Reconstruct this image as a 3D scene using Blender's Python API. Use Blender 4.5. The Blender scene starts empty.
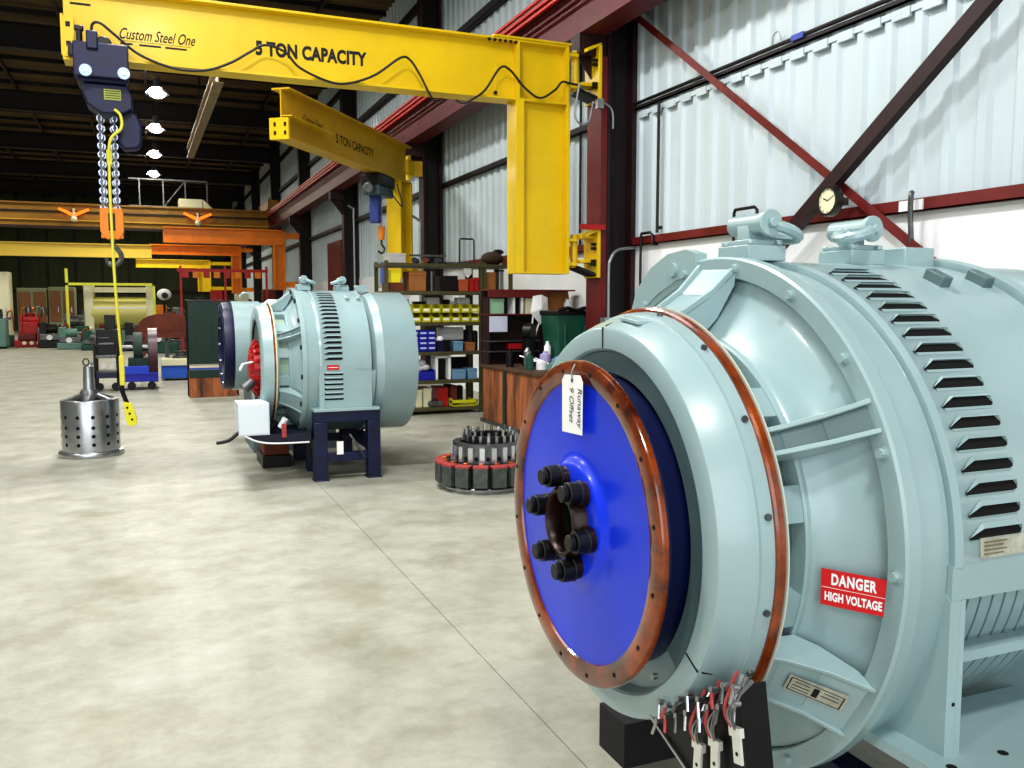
import bpy, math, random
from mathutils import Vector, Matrix
random.seed(7)
PI = math.pi
COL = bpy.context.scene.collection
def R_(d): return math.radians(d)
def V(*a): return Vector(a)

# ------------------------------------------------------------------ materials
def lin(c):
    return tuple((x/12.92 if x <= .04045 else ((x+.055)/1.055)**2.4) for x in (v/255. for v in c))
MATS = {}
def pm(name, rgb, rough=.5, metal=0., nscale=0., namp=.0, bump=0., coat=0., rgb2=None, emit=0., stretch=None, bscale=None):
    if name in MATS: return MATS[name]
    m = bpy.data.materials.new(name); m.use_nodes = True
    nt = m.node_tree; b = nt.nodes['Principled BSDF']
    c = lin(rgb)
    b.inputs['Base Color'].default_value = (*c, 1)
    b.inputs['Roughness'].default_value = rough
    b.inputs['Metallic'].default_value = metal
    if coat: b.inputs['Coat Weight'].default_value = coat; b.inputs['Coat Roughness'].default_value = .12
    if emit:
        b.inputs['Emission Color'].default_value = (*c, 1); b.inputs['Emission Strength'].default_value = emit
    if nscale:
        tc = nt.nodes.new('ShaderNodeTexCoord'); mp = nt.nodes.new('ShaderNodeMapping')
        nt.links.new(tc.outputs['Object'], mp.inputs['Vector'])
        if stretch: mp.inputs['Scale'].default_value = stretch
        n = nt.nodes.new('ShaderNodeTexNoise'); n.inputs['Scale'].default_value = nscale; n.inputs['Detail'].default_value = 6
        n.inputs['Roughness'].default_value = .62
        nt.links.new(mp.outputs['Vector'], n.inputs['Vector'])
        if namp or rgb2:
            r = nt.nodes.new('ShaderNodeValToRGB')
            c2 = lin(rgb2) if rgb2 else tuple(x*(1-namp) for x in c)
            r.color_ramp.elements[0].position = .36; r.color_ramp.elements[1].position = .64
            r.color_ramp.elements[0].color = (*c2, 1); r.color_ramp.elements[1].color = (*c, 1)
            nt.links.new(n.outputs['Fac'], r.inputs['Fac']); nt.links.new(r.outputs['Color'], b.inputs['Base Color'])
        if bump:
            n2 = nt.nodes.new('ShaderNodeTexNoise'); n2.inputs['Scale'].default_value = bscale or nscale*4; n2.inputs['Detail'].default_value = 3
            nt.links.new(mp.outputs['Vector'], n2.inputs['Vector'])
            bp = nt.nodes.new('ShaderNodeBump'); bp.inputs['Strength'].default_value = bump; bp.inputs['Distance'].default_value = .004
            nt.links.new(n2.outputs['Fac'], bp.inputs['Height']); nt.links.new(bp.outputs['Normal'], b.inputs['Normal'])
    MATS[name] = m
    return m

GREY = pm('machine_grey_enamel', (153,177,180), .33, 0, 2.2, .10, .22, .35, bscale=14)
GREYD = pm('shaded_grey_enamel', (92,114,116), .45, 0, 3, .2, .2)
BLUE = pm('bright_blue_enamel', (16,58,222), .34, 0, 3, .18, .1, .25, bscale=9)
DBLUE = pm('deep_and_shaded_blue', (8,18,66), .42, 0, 3, .3)  # deep blue of the drum end; also painted shade behind the coupling disc
VARN = pm('red_brown_varnish', (150,66,10), .2, 0, 7, .0, .2, .8, rgb2=(58,20,6), stretch=(1,1,1))
BLACK = pm('black_iron', (14,15,16), .42, .2)
HOLE = pm('dark_recess', (4,4,5), .9)
BRNH = pm('oily_brown_iron', (46,20,14), .38, .3, 12, .5)
STEEL = pm('bare_turned_steel', (190,192,196), .3, 1., 8, .25, .15)
STEELD = pm('dull_steel', (120,122,124), .42, .9, 14, .4)
WHITE = pm('white_paint', (232,234,236), .55)
PAPER = pm('white_paper', (240,240,238), .8)
INK = pm('black_ink', (12,12,12), .7)
SIGNRED = pm('sign_red', (196,18,28), .45)
PLATE = pm('aged_name_plate', (196,196,180), .45, .3, 30, .35)
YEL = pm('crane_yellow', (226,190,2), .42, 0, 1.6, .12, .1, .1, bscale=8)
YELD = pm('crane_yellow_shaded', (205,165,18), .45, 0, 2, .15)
ORANGE = pm('crane_orange', (232,132,10), .45, 0, 2, .2)
BRIDGEC = pm('bridge_girder_ochre', (150,108,22), .55, 0, 1.2, .3)
NAVY = pm('navy_steel', (14,24,66), .42, 0, 8, .45, .2)
HOISTB = pm('hoist_blue', (4,12,66), .5, 0, 10, .5)
MAROON = pm('maroon_steel', (112,28,26), .5, 0, 3, .35, .1)
MAROOND = pm('dark_maroon_steel', (46,15,18), .55, 0, 3, .4)
REDRAIL = pm('red_conductor_rail', (190,40,26), .45)
RUNWAY = pm('runway_maroon', (98,26,28), .5, 0, 2, .3)
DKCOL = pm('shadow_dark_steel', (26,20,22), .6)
CHAIN = pm('chain_steel', (176,182,200), .3, .9)
CABLEY = pm('yellow_cable_sheath', (214,205,70), .5)
CABLEB = pm('black_cable_sheath', (22,20,22), .5)
GALV = pm('galvanised_conduit', (150,155,158), .4, .7)
OLIVE = pm('olive_shelf_steel', (92,88,58), .5, .2, 5, .3)
CARD = pm('brown_cardboard', (160,105,55), .8, 0, 5, .2)
RUST = pm('rusty_painted_plate', (180,108,62), .65, 0, 2.2, .0, .2, rgb2=(72,44,30), stretch=(3,3,.5))
GREENB = pm('green_plastic', (22,88,70), .5, 0, 4, .3)
DGREEN = pm('dark_green_panel', (26,54,48), .6, 0, 3, .2)
BINY = pm('yellow_bin_plastic', (205,200,40), .45)
BINB = pm('blue_bin_plastic', (24,34,160), .45)
LTBLUE = pm('pale_blue_plastic', (110,150,180), .5)
REDP = pm('red_paint', (180,28,24), .45, 0, 4, .3)
WOODR = pm('red_brown_wood', (110,48,26), .65, 0, 4, .4)
CREAM = pm('cream_paint', (226,224,190), .5, 0, 2, .1)
TEAL = pm('pale_teal_paint', (110,150,140), .5, 0, 3, .2)
LAMPW = pm('lamp_glow', (255,246,246), .5, emit=9)
ORGLOW = pm('orange_heater_glow', (255,110,20), .5, emit=1.6)
COPPER = pm('copper_bar', (190,110,60), .35, .8)
PINK = pm('pink_insulation', (178,70,70), .6, 0, 20, .4)
RAG = pm('white_cloth', (235,235,238), .85)
YCAB = pm('yellow_lettering_plate', (150,160,60), .5)

# ------------------------------------------------------------------ mesh builder
class MB:
    def __init__(s): s.v=[]; s.f=[]; s.m=[]; s.mats=[]
    def mi(s, mat):
        if mat not in s.mats: s.mats.append(mat)
        return s.mats.index(mat)
    def add(s, verts, faces, mat):
        k=len(s.v); i=s.mi(mat)
        s.v += [Vector(p) for p in verts]
        for f in faces: s.f.append([k+j for j in f]); s.m.append(i)
        return s
    def obox(s, c, a, b, d, mat):   # centre and three half vectors
        c=Vector(c); P=[c+x*a+y*b+z*d for x in (-1,1) for y in (-1,1) for z in (-1,1)]
        F=[(0,1,3,2),(4,6,7,5),(0,4,5,1),(2,3,7,6),(0,2,6,4),(1,5,7,3)]
        if a.cross(b).dot(d) < 0: F=[f[::-1] for f in F]
        return s.add(P,F,mat)
    def box(s, x0,x1,y0,y1,z0,z1, mat):
        return s.obox(((x0+x1)/2,(y0+y1)/2,(z0+z1)/2), V(abs(x1-x0)/2,0,0), V(0,abs(y1-y0)/2,0), V(0,0,abs(z1-z0)/2), mat)
    def bar(s, p0, p1, w, h, mat, up=V(0,0,1)):
        p0=Vector(p0); p1=Vector(p1); d=(p1-p0)
        side=d.cross(up)
        if side.length<1e-6: side=V(1,0,0)
        side.normalize(); u=side.cross(d).normalized()
        return s.obox((p0+p1)/2, d/2, side*w/2, u*h/2, mat)
    def prism(s, pts, off, mat):     # polygon extruded by a vector
        n=len(pts); off=Vector(off); P=[Vector(p) for p in pts]; Q=[p+off for p in P]
        nrm=V(0,0,0)
        for i in range(n): nrm+=P[i].cross(P[(i+1)%n])
        fl = nrm.dot(off) > 0
        F=[list(range(n))[::-1] if fl else list(range(n)), [n+i for i in range(n)] if fl else [n+i for i in range(n)][::-1]]
        for i in range(n):
            j=(i+1)%n; q=[i,j,n+j,n+i]; F.append(q if fl else q[::-1])
        return s.add(P+Q,F,mat)
    def tube(s, pts, r, mat, n=8, closed=False, rs=None):
        P=[Vector(p) for p in pts]; L=len(P); rings=[]; prev=None
        for i in range(L):
            if closed: t=P[(i+1)%L]-P[i-1]
            else: t=P[min(i+1,L-1)]-P[max(i-1,0)]
            t.normalize()
            if prev is None:
                a=V(0,0,1) if abs(t.z)<.9 else V(1,0,0)
                u=t.cross(a).normalized()
            else:
                u=prev-t*prev.dot(t)
                u = u.normalized() if u.length>1e-6 else t.orthogonal().normalized()
            prev=u; w=t.cross(u); rr=rs[i] if rs else r
            rings.append([P[i]+(u*math.cos(2*PI*k/n)+w*math.sin(2*PI*k/n))*rr for k in range(n)])
        verts=[p for g in rings for p in g]; F=[]
        for i in range(L if closed else L-1):
            j=(i+1)%L
            for k in range(n):
                l=(k+1)%n; F.append((i*n+k,i*n+l,j*n+l,j*n+k))
        if not closed: F += [tuple(range(n))[::-1], tuple((L-1)*n+k for k in range(n))]
        return s.add(verts,F,mat)
    def cyl(s, p0, p1, r, mat, n=24, r1=None):
        return s.tube([p0,p1], r, mat, n, rs=[r, r if r1 is None else r1])
    def rev(s, prof, c, mat, axis='X', a0=0., a1=360., n=96, close=False):
        """prof: (axial, radius); c: centre. angle 0 = -Y side (axis X) or +X (axis Z)."""
        full = abs(a1-a0) >= 359.9; m = n if full else max(2,int(n*abs(a1-a0)/360)+1)
        A=[R_(a0+(a1-a0)*k/(m if full else m-1)) for k in range(m)]
        verts=[]
        for a in A:
            for (x,r) in prof:
                if axis=='X': verts.append(V(c[0]+x, c[1]-r*math.cos(a), c[2]+r*math.sin(a)))
                elif axis=='Z': verts.append(V(c[0]+r*math.cos(a), c[1]+r*math.sin(a), c[2]+x))
                else: verts.append(V(c[0]+r*math.cos(a), c[1]+x, c[2]+r*math.sin(a)))
        L=len(prof); F=[]
        for k in range(m if full else m-1):
            j=(k+1)%m
            for i in range(L if close else L-1):
                i2=(i+1)%L
                F.append((k*L+i,k*L+i2,j*L+i2,j*L+i))
        if close and not full:
            F.append(tuple(range(L))); F.append(tuple((m-1)*L+i for i in range(L))[::-1])
        return s.add(verts,F,mat)
    def sphere(s, c, r, mat, n=12, sc=(1,1,1)):
        prof=[(-math.cos(PI*i/n), max(1e-4,math.sin(PI*i/n))) for i in range(n+1)]
        k=len(s.v); s.rev([(x*r,q*r) for x,q in prof], (0,0,0), mat, 'Z', n=n*2)
        for i in range(k,len(s.v)): s.v[i]=V(s.v[i].x*sc[0]+c[0], s.v[i].y*sc[1]+c[1], s.v[i].z*sc[2]+c[2])
        return s
    def ibeam(s, p0, p1, depth, width, mat, tf=.03, tw=.02, up=V(0,0,1)):
        p0=Vector(p0); p1=Vector(p1)
        d=(p1-p0).normalized(); side=d.cross(up).normalized(); u=side.cross(d).normalized()
        s.bar(p0,p1,tw,depth-2*tf,mat,up)
        for q in (1,-1):
            o=u*q*(depth/2-tf/2); s.bar(p0+o,p1+o,width,tf,mat,up)
        return s

WL = {}
def wloc(o):
    p=V(0,0,0)
    while o is not None: p=p+o.location; o=o.parent
    return p
def obj(name, mb, parent=None, bevel=0., smooth=40, kind=None):
    if not mb.v: return None
    lo=V(*[min(p[i] for p in mb.v) for i in range(3)]); hi=V(*[max(p[i] for p in mb.v) for i in range(3)])
    c=(lo+hi)/2
    if parent is None: c=V(c.x,c.y,lo.z)
    me=bpy.data.meshes.new(name)
    me.from_pydata([tuple(p-c) for p in mb.v], [], mb.f)
    for m in mb.mats: me.materials.append(m)
    me.polygons.foreach_set('material_index', mb.m)
    if smooth:
        me.polygons.foreach_set('use_smooth', [True]*len(me.polygons)); 
        me.set_sharp_from_angle(angle=R_(smooth))
    me.validate(); me.update()
    o=bpy.data.objects.new(name, me); COL.objects.link(o)
    o.location = c - wloc(parent)
    if parent: o.parent=parent
    if bevel:
        b=o.modifiers.new('bevel','BEVEL'); b.width=bevel; b.segments=2; b.limit_method='ANGLE'; b.angle_limit=R_(50)
    if kind: o['kind']=kind
    return o
def tag(o, label, cat, group=None, kind=None):
    o['label']=label; o['category']=cat
    if group: o['group']=group
    if kind: o['kind']=kind
    return o
def thing(name, label, cat, loc, group=None):
    o=bpy.data.objects.new(name, None); COL.objects.link(o); o.location=loc; o.empty_display_size=.1
    return tag(o,label,cat,group)
def one(name, mb, label, cat, group=None, bevel=0., kind=None, smooth=40):
    return tag(obj(name, mb, None, bevel, smooth), label, cat, group, kind)
def dup(root, loc, label=None, group=None):
    r=root.copy(); COL.objects.link(r); r.location=loc
    if label: r['label']=label
    if group: r['group']=group
    for ch in list(root.children):
        c=ch.copy(); COL.objects.link(c); c.parent=r
        for g in ch.children:
            d=g.copy(); COL.objects.link(d); d.parent=c
    return r
def text(mb, body, size, origin, ax, ay, mat, ext=.0008, bold=0., shear=0., spacing=1., center=False, wide=1.):
    cu=bpy.data.curves.new('tmp','FONT'); cu.body=body; cu.size=size; cu.extrude=0; cu.offset=bold; cu.shear=shear
    cu.space_character=spacing; cu.resolution_u=3
    if center: cu.align_x='CENTER'
    t=bpy.data.objects.new('tmp',cu); COL.objects.link(t)
    bpy.context.view_layer.update()
    dg=bpy.context.evaluated_depsgraph_get()
    me=bpy.data.meshes.new_from_object(t.evaluated_get(dg))
    ax=Vector(ax).normalized(); ay=Vector(ay).normalized(); nz=ax.cross(ay); o=Vector(origin)+nz*ext
    mb.add([o+ax*v.co.x*wide+ay*v.co.y for v in me.vertices],[list(p.vertices) for p in me.polygons],mat)
    bpy.data.objects.remove(t); bpy.data.curves.remove(cu); bpy.data.meshes.remove(me)
    return mb
def bez(pts, k=6):     # catmull-rom smoothing
    P=[Vector(p) for p in pts]; out=[]
    for i in range(len(P)-1):
        a=P[max(i-1,0)]; b=P[i]; c=P[i+1]; d=P[min(i+2,len(P)-1)]
        for j in range(k):
            t=j/k
            out.append(.5*((2*b)+(c-a)*t+(2*a-5*b+4*c-d)*t*t+(3*b-a-3*c+d)*t**3))
    out.append(P[-1]); return out

# ------------------------------------------------------------------ camera
cam=bpy.data.cameras.new('camera'); cam.sensor_width=36; cam.lens=873/1024*36; cam.clip_start=.05; cam.clip_end=300
co=bpy.data.objects.new('camera',cam); COL.objects.link(co); co.location=(0,0,1.6)
co.rotation_euler=(R_(90-5.17),0,R_(-22.5)); bpy.context.scene.camera=co

# ------------------------------------------------------------------ building shell
XW=5.6; YB=64.; XL=-14.; ZR=8.7; YF=-7.
def concrete():
    m=bpy.data.materials.new('sealed_concrete'); m.use_nodes=True; nt=m.node_tree; b=nt.nodes['Principled BSDF']
    g=nt.nodes.new('ShaderNodeNewGeometry')
    def noise(s,d,r=.6):
        n=nt.nodes.new('ShaderNodeTexNoise'); n.inputs['Scale'].default_value=s; n.inputs['Detail'].default_value=d; n.inputs['Roughness'].default_value=r
        nt.links.new(g.outputs['Position'],n.inputs['Vector']); return n
    def ramp(n,c0,c1,p0=.35,p1=.65):
        r=nt.nodes.new('ShaderNodeValToRGB'); r.color_ramp.elements[0].position=p0; r.color_ramp.elements[1].position=p1
        r.color_ramp.elements[0].color=(*lin(c0),1); r.color_ramp.elements[1].color=(*lin(c1),1); nt.links.new(n.outputs['Fac'],r.inputs['Fac']); return r
    a=ramp(noise(1.9,10,.7),(128,129,114),(168,168,156))
    c=ramp(noise(4,10,.75),(134,134,118),(184,184,174),.32,.68)
    d=ramp(noise(1.6,5,.6),(205,200,178),(255,255,255),.32,.5)
    mx=nt.nodes.new('ShaderNodeMix'); mx.data_type='RGBA'; mx.inputs['Factor'].default_value=.45
    nt.links.new(a.outputs['Color'],mx.inputs[6]); nt.links.new(c.outputs['Color'],mx.inputs[7])
    ml=nt.nodes.new('ShaderNodeMix'); ml.data_type='RGBA'; ml.blend_type='MULTIPLY'; ml.inputs['Factor'].default_value=.55
    nt.links.new(mx.outputs[2],ml.inputs[6]); nt.links.new(d.outputs['Color'],ml.inputs[7])
    nt.links.new(ml.outputs[2],b.inputs['Base Color'])
    rr=nt.nodes.new('ShaderNodeMapRange'); nt.links.new(noise(2.5,6).outputs['Fac'],rr.inputs['Value'])
    rr.inputs['To Min'].default_value=.45; rr.inputs['To Max'].default_value=.7
    nt.links.new(rr.outputs['Result'],b.inputs['Roughness'])
    bp=nt.nodes.new('ShaderNodeBump'); bp.inputs['Strength'].default_value=.12; bp.inputs['Distance'].default_value=.01
    nt.links.new(noise(9,5).outputs['Fac'],bp.inputs['Height']); nt.links.new(bp.outputs['Normal'],b.inputs['Normal'])
    return m
CONC=concrete()
mb=MB()
# slab cast in bays with sawn joints between them
JX=[XL,-10.6,-4.6,1.35,XW+.3]; JY=[YF,-2.4,5.2-10.,12.8,20.4,28.,35.6,43.2,50.8,58.4,YB+.3]; JY=[YF,0.5-3.,12.8,20.4,28.,35.6,43.2,50.8,58.4,YB+.3]
for i in range(len(JX)-1):
    for j in range(len(JY)-1):
        g=.0018
        mb.box(JX[i]+g,JX[i+1]-g,JY[j]+g,JY[j+1]-g,-.2,0,CONC)
mb.box(XL,XW+.3,YF,YB+.3,-.3,-.02,pm('joint_filler',(120,116,104),.8))
obj('floor',mb,kind='structure',smooth=0)

CORR=pm('corrugated_sheet_paint',(196,210,216),.38,0,.8,.1,0,.1,stretch=(1,2.5,.25))
mb=MB()   # corrugated cladding on the right wall, above the low girt
def corrugated(mb, x, y0, y1, z0, z1, mat, pitch=.3, d=.035):
    y=y0; P=[]
    while y<y1:
        P += [(x,y),(x,y+pitch*.55),(x-d,y+pitch*.65),(x-d,y+pitch*.9)]
        y+=pitch
    P.append((x,y1))
    verts=[V(a,b,z) for a,b in P for z in (z0,z1)]
    mb.add(verts,[(2*i,2*i+2,2*i+3,2*i+1) for i in range(len(P)-1)],mat)
corrugated(mb,XW,YF,YB,2.36,ZR+.2,CORR)
mb.box(XW+.02,XW+.3,YF,YB,0,ZR+.2,CORR)
mb.box(XW-.03,XW+.02,YF,YB,0,2.36,pm('white_liner_board',(236,240,242),.5,0,1.,.04))
obj('wall_right',mb,kind='structure',smooth=0)
mb=MB(); mb.box(XL-.3,XW+.3,YB,YB+.3,0,ZR+.2,pm('dark_end_wall',(64,74,44),.7,0,.5,.3,stretch=(3,1,.3)))
for k in range(12): mb.box(XL+1.6*k,XL+1.6*k+.12,YB-.1,YB,0,ZR,DKCOL)
for z in (2.4,4.6,6.6): mb.box(XL,XW,YB-.16,YB-.1,z,z+.2,DKCOL)
obj('wall_back',mb,kind='structure',smooth=0)
mb=MB(); mb.box(XL-.3,XL,YF,YB,0,ZR+.2,pm('left_wall_paint',(120,124,120),.6,0,.5,.2)); obj('wall_left',mb,kind='structure',smooth=0)
mb=MB(); mb.box(XL-.3,XW+.3,YF,YB+.3,ZR,ZR+.25,pm('dark_roof_deck',(104,82,46),.8,0,.9,.6,stretch=(.4,3,1)))
y=YF+.5
while y<YB: mb.box(XL,XW,y,y+.06,ZR-.12,ZR,DKCOL); y+=1.55
obj('ceiling',mb,kind='structure',smooth=0)

# columns
CY=[1.95,9.62,17.25,25.0,32.7,40.4,48.1,55.8]
clab=['dark maroon wall column nearest the camera, beyond the cross brace foot',
 'dark wall column carrying the near yellow jib crane beside the brace',
 'dark wall column behind the second yellow jib crane',
 'dark wall column just beyond the hanging pendant of the second jib',
 'dark wall column just beyond the maroon door in the wall',
 'dark wall column beyond the nearer orange crane post',
 'dark wall column beside the farther orange crane',
 'farthest dark column on the right wall']
for i,y in enumerate(CY):
    mb=MB()
    mb.box(5.16,5.2,y-.16,y+.16,0,ZR,MAROOND); mb.box(5.5,XW-.04,y-.16,y+.16,0,ZR,MAROOND); mb.box(5.2,5.5,y-.012,y+.012,0,ZR,DKCOL)
    mb.box(5.15,5.56,y-.2,y+.2,0,.025,MAROOND)
    c=one('steel_column',mb,clab[i],'column','wall columns along the right side' )
# girts
def girt(name,z,y0,y1,mat,lab,h=.1,w=.16,hat=True):
    mb=MB(); mb.box(XW-.05-w,XW-.05,y0,y1,z-h/2,z-h/2+.012,mat); mb.box(XW-.05-w,XW-.04-w,y0,y1,z-h/2,z+h/2,mat); 
    mb.box(XW-.07,XW-.05,y0,y1,z-h/2,z+h/2,mat)
    return one(name,mb,lab,'girt')
girt('wall_girt',2.37,YF+.1,9.44,MAROON,'maroon rail along the wall above the white liner boards',.1,.05)
girt('wall_girt',2.37,9.8,17.0,MAROON,'maroon rail on the wall behind the storage racks',.1,.05)
girt('wall_girt',3.97,YF+.1,9.44,DKCOL,'dark upper rail crossing the corrugated wall above the grey generator',.045,.03)
girt('wall_girt',3.97,9.8,17.0,DKCOL,'dark upper rail on corrugated wall behind the near jib post',.09,.06)
girt('wall_girt',5.2,YF+.1,17.0,MAROOND,'dark topmost rail at the head of the cross braces',.14,.1)
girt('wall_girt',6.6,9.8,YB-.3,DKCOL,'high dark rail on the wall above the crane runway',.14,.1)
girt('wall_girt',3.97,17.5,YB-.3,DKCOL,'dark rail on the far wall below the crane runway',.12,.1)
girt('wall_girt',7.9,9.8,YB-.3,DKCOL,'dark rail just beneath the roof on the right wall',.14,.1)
mb=MB()   # lapped lower edge of upper sheets under the girt: ripple of sheet
y=YF
mb2=MB()
while y<9.4:
    mb2.box(XW-.06,XW-.036,y,y+.18,3.84,3.92,CORR); y+=.3
mb2.box(XW-.05,XW-.036,YF,9.4,3.87,3.92,CORR)
obj('trim_1',mb2,kind='structure',smooth=0)
mb=MB(); mb.cyl((5.52,YF+.1,4.02),(5.52,9.44,4.02),.02,CABLEB,10)
mb.box(5.495,5.545,6.46,6.62,3.995,4.045,pm('blue_tag_tape',(60,80,170),.5)); mb.tube(bez([(5.52,6.9,4.02),(5.52,6.9,4.12),(5.53,6.84,4.15),(5.53,6.8,4.06)]),.008,GALV,6)
one('conduit_pipe',mb,'black pipe clipped along the upper wall rail with a blue band','pipe')
# cross bracing
mb=MB(); mb.bar((5.46,9.38,5.03),(5.46,2.6,.30),.06,.012,MAROON); mb.bar((5.43,9.38,5.06),(5.43,2.6,.33),.012,.075,MAROON)
one('cross_brace',mb,'slim maroon brace falling to the right from the dark column','brace','crossed wall braces')
mb=MB(); mb.bar((5.33,2.2,5.31),(5.33,8.9,.43),.012,.12,MAROOND); mb.bar((5.37,2.2,5.25),(5.37,8.9,.37),.09,.012,MAROOND)
one('cross_brace',mb,'broad dark maroon brace rising to the upper right','brace','crossed wall braces')
# pale doorway sheets and a maroon door down the wall
mb=MB(); mb.box(XW-.1,XW-.05,27.,29.2,0,3.6,MAROON); d=obj('door_1',mb,kind='structure')
mb=MB(); mb.box(XW-.16,XW-.1,27.15,27.25,1.,1.1,STEEL); obj('door_handle',mb,d)

# runway girder
mb=MB(); mb.ibeam((4.98,YF+.2,5.15),(4.98,YB-.4,5.15),.7,.34,RUNWAY,.03,.02)
rg=thing('crane_runway','maroon overhead crane runway girder with red conductor bars along the right wall','crane runway',(4.98,20,4.8))
obj('girder',mb,rg)
mb=MB(); mb.box(4.93,5.03,YF+.2,YB-.4,5.5,5.58,STEELD); obj('rail',mb,rg)
for k,(x,z) in enumerate(((4.74,5.48),(4.74,5.4),(4.74,5.32))):
    mb=MB(); mb.box(x-.02,x+.02,YF+.3,YB-.5,z-.018,z+.018,REDRAIL); obj('conductor_bar',mb,rg)
for y in CY:
    mb=MB(); mb.box(4.8,5.2,y-.12,y+.12,4.55,4.8,MAROOND); mb.prism([(4.82,y-.01,4.56),(5.18,y-.01,4.56),(5.18,y-.01,4.1)],(0,.02,0),MAROOND); obj('corbel',mb,rg)
# roof framing
for i,y in enumerate([1.95,9.62,17.25,25.0,32.7,40.4,48.1,55.8]):
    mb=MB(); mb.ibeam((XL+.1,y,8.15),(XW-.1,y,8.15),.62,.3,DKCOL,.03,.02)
    one('roof_beam',mb,'dark roof beam spanning the hall under the deck','beam','dark roof beams under the deck')
mb=MB()
xx=XL+.8; k=0
while xx<XW-.5:
    mb.box(xx,xx+.07,YF+.2,YB-.2,8.46,8.575,DKCOL); xx+=1.9
one('roof_joists',mb,'rows of slim dark joists close under the tan roof deck','joists',kind='stuff')
# monorail stub hanging under the roof
mb=MB(); mb.ibeam((1.42,31,6.55),(1.56,20.4,6.55),.3,.22,pm('tan_steel',(150,135,105),.5,0,3,.3),.025,.015)
for y in (21.,26.,30.6): mb.bar((1.49,y,6.7),(1.49,y,8.),.05,.05,DKCOL,up=V(0,1,0))
one('monorail_beam',mb,'pale tan monorail beam hanging under the dark roof, right of the lamps','beam')

# high bay lamps
def lamp(first,loc,label):
    t=thing('high_bay_lamp',label,'lamp',loc,'high bay lamps down the hall')
    mb=MB(); mb.rev([(0.,.30),(.22,.10),(.42,.09),(.42,.001)],loc,pm('lamp_reflector',(120,120,125),.35,.6),'Z',n=28); obj('reflector',mb,t)
    mb=MB(); mb.rev([(-.10,.001),(-.09,.10),(-.05,.18),(.02,.22),(.06,.24)],loc,LAMPW,'Z',n=28); obj('lamp_lens',mb,t)
    mb=MB(); mb.cyl((loc[0],loc[1],loc[2]+.42),(loc[0],loc[1],ZR-.02),.012,STEELD,6); obj('hanger_rod',mb,t)
    return t
LL=['nearest glowing high bay lamp below the yellow boom','second glowing high bay lamp counted from the boom','third glowing high bay lamp counted from the boom','farthest of the four glowing high bay lamps']
for i,y in enumerate((25.7,30.8,36.0,41.3)): lamp(0,(.40,y,7.2),LL[i])

def area(name,loc,size,energy,rot=(0,0,0),color=(1,1,1),sy=None):
    l=bpy.data.lights.new(name,'AREA'); l.energy=energy; l.size=size; l.color=color
    if sy: l.shape='RECTANGLE'; l.size_y=sy
    o=bpy.data.objects.new(name,l); COL.objects.link(o); o.location=loc; o.rotation_euler=rot; return o
for y,e in ((-1.5,300),(4.5,330),(9.8,330),(15.2,300),(20.5,260)): area('bay_light',(.2,y,7.4),.8,e,color=(1,.98,.94))
for y,e in ((25.7,300),(30.8,320),(36.0,320),(41.3,320),(47,360),(54,360)): area('bay_light',(.2,y,7.35),.6,e,color=(1,.95,.8))
for y in (-1.5,6,14,24,36,48): area('bay_light',(-7.5,y,7.4),.8,360,color=(1,.97,.9))

# ------------------------------------------------------------------ generators
def P3(c,r,a,x):   # point at radius r, angle a (deg, 0 = near side), axial x
    return V(x, c[1]-r*math.cos(R_(a)), c[2]+r*math.sin(R_(a)))
def bolt(mb,p,d,r,h,mat,n=6):
    p=Vector(p); d=Vector(d).normalized(); mb.cyl(p,p+d*h,r,mat,n)
def lug(root,c,ang,ringdir,mat):
    x,y,z=c
    m=MB(); m.box(x-.065,x+.065,y-.07,y+.07,z-.03,z+.014,mat); m.box(x-.05,x+.05,y-.05,y+.05,z+.014,z+.03,mat)
    m.prism([(x-.03,y-.02,z+.03),(x+.03,y-.02,z+.03),(x+.03,y-.02,z+.07),(x+.018,y-.02,z+.1),(x-.018,y-.02,z+.1),(x-.03,y-.02,z+.07)],(0,.05,0),mat)
    for sx in (-.05,.05):
        for sy in (-.055,.055): bolt(m,(x+sx,y+sy,z+.015),(0,0,1),.012,.014,mat)
    L=obj('lifting_lug',m,root,.003)
    m=MB(); m.cyl((x,y-.07,z+.075),(x,y+.08,z+.075),.03,mat,20); m.cyl((x,y-.085,z+.075),(x,y-.07,z+.075),.038,mat,20); m.cyl((x,y-.1,z+.075),(x,y-.08,z+.075),.014,mat,10)
    obj('pin',m,L,.003)
    m=MB(); pts=[]; d=Vector(ringdir).normalized()
    for k in range(22):
        a=2*PI*k/22
        e=d.cross(V(0,1,0)).normalized()
        pts.append(V(x,y-.03,z+.075)+d*(.058+.062*math.cos(a))+V(0,1,0).cross(d).cross(d)*0+V(0,.06,0)*math.sin(a)+e*0)
    m.tube(pts,.016,mat,8,closed=True); obj('shackle_ring',m,L)

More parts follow.
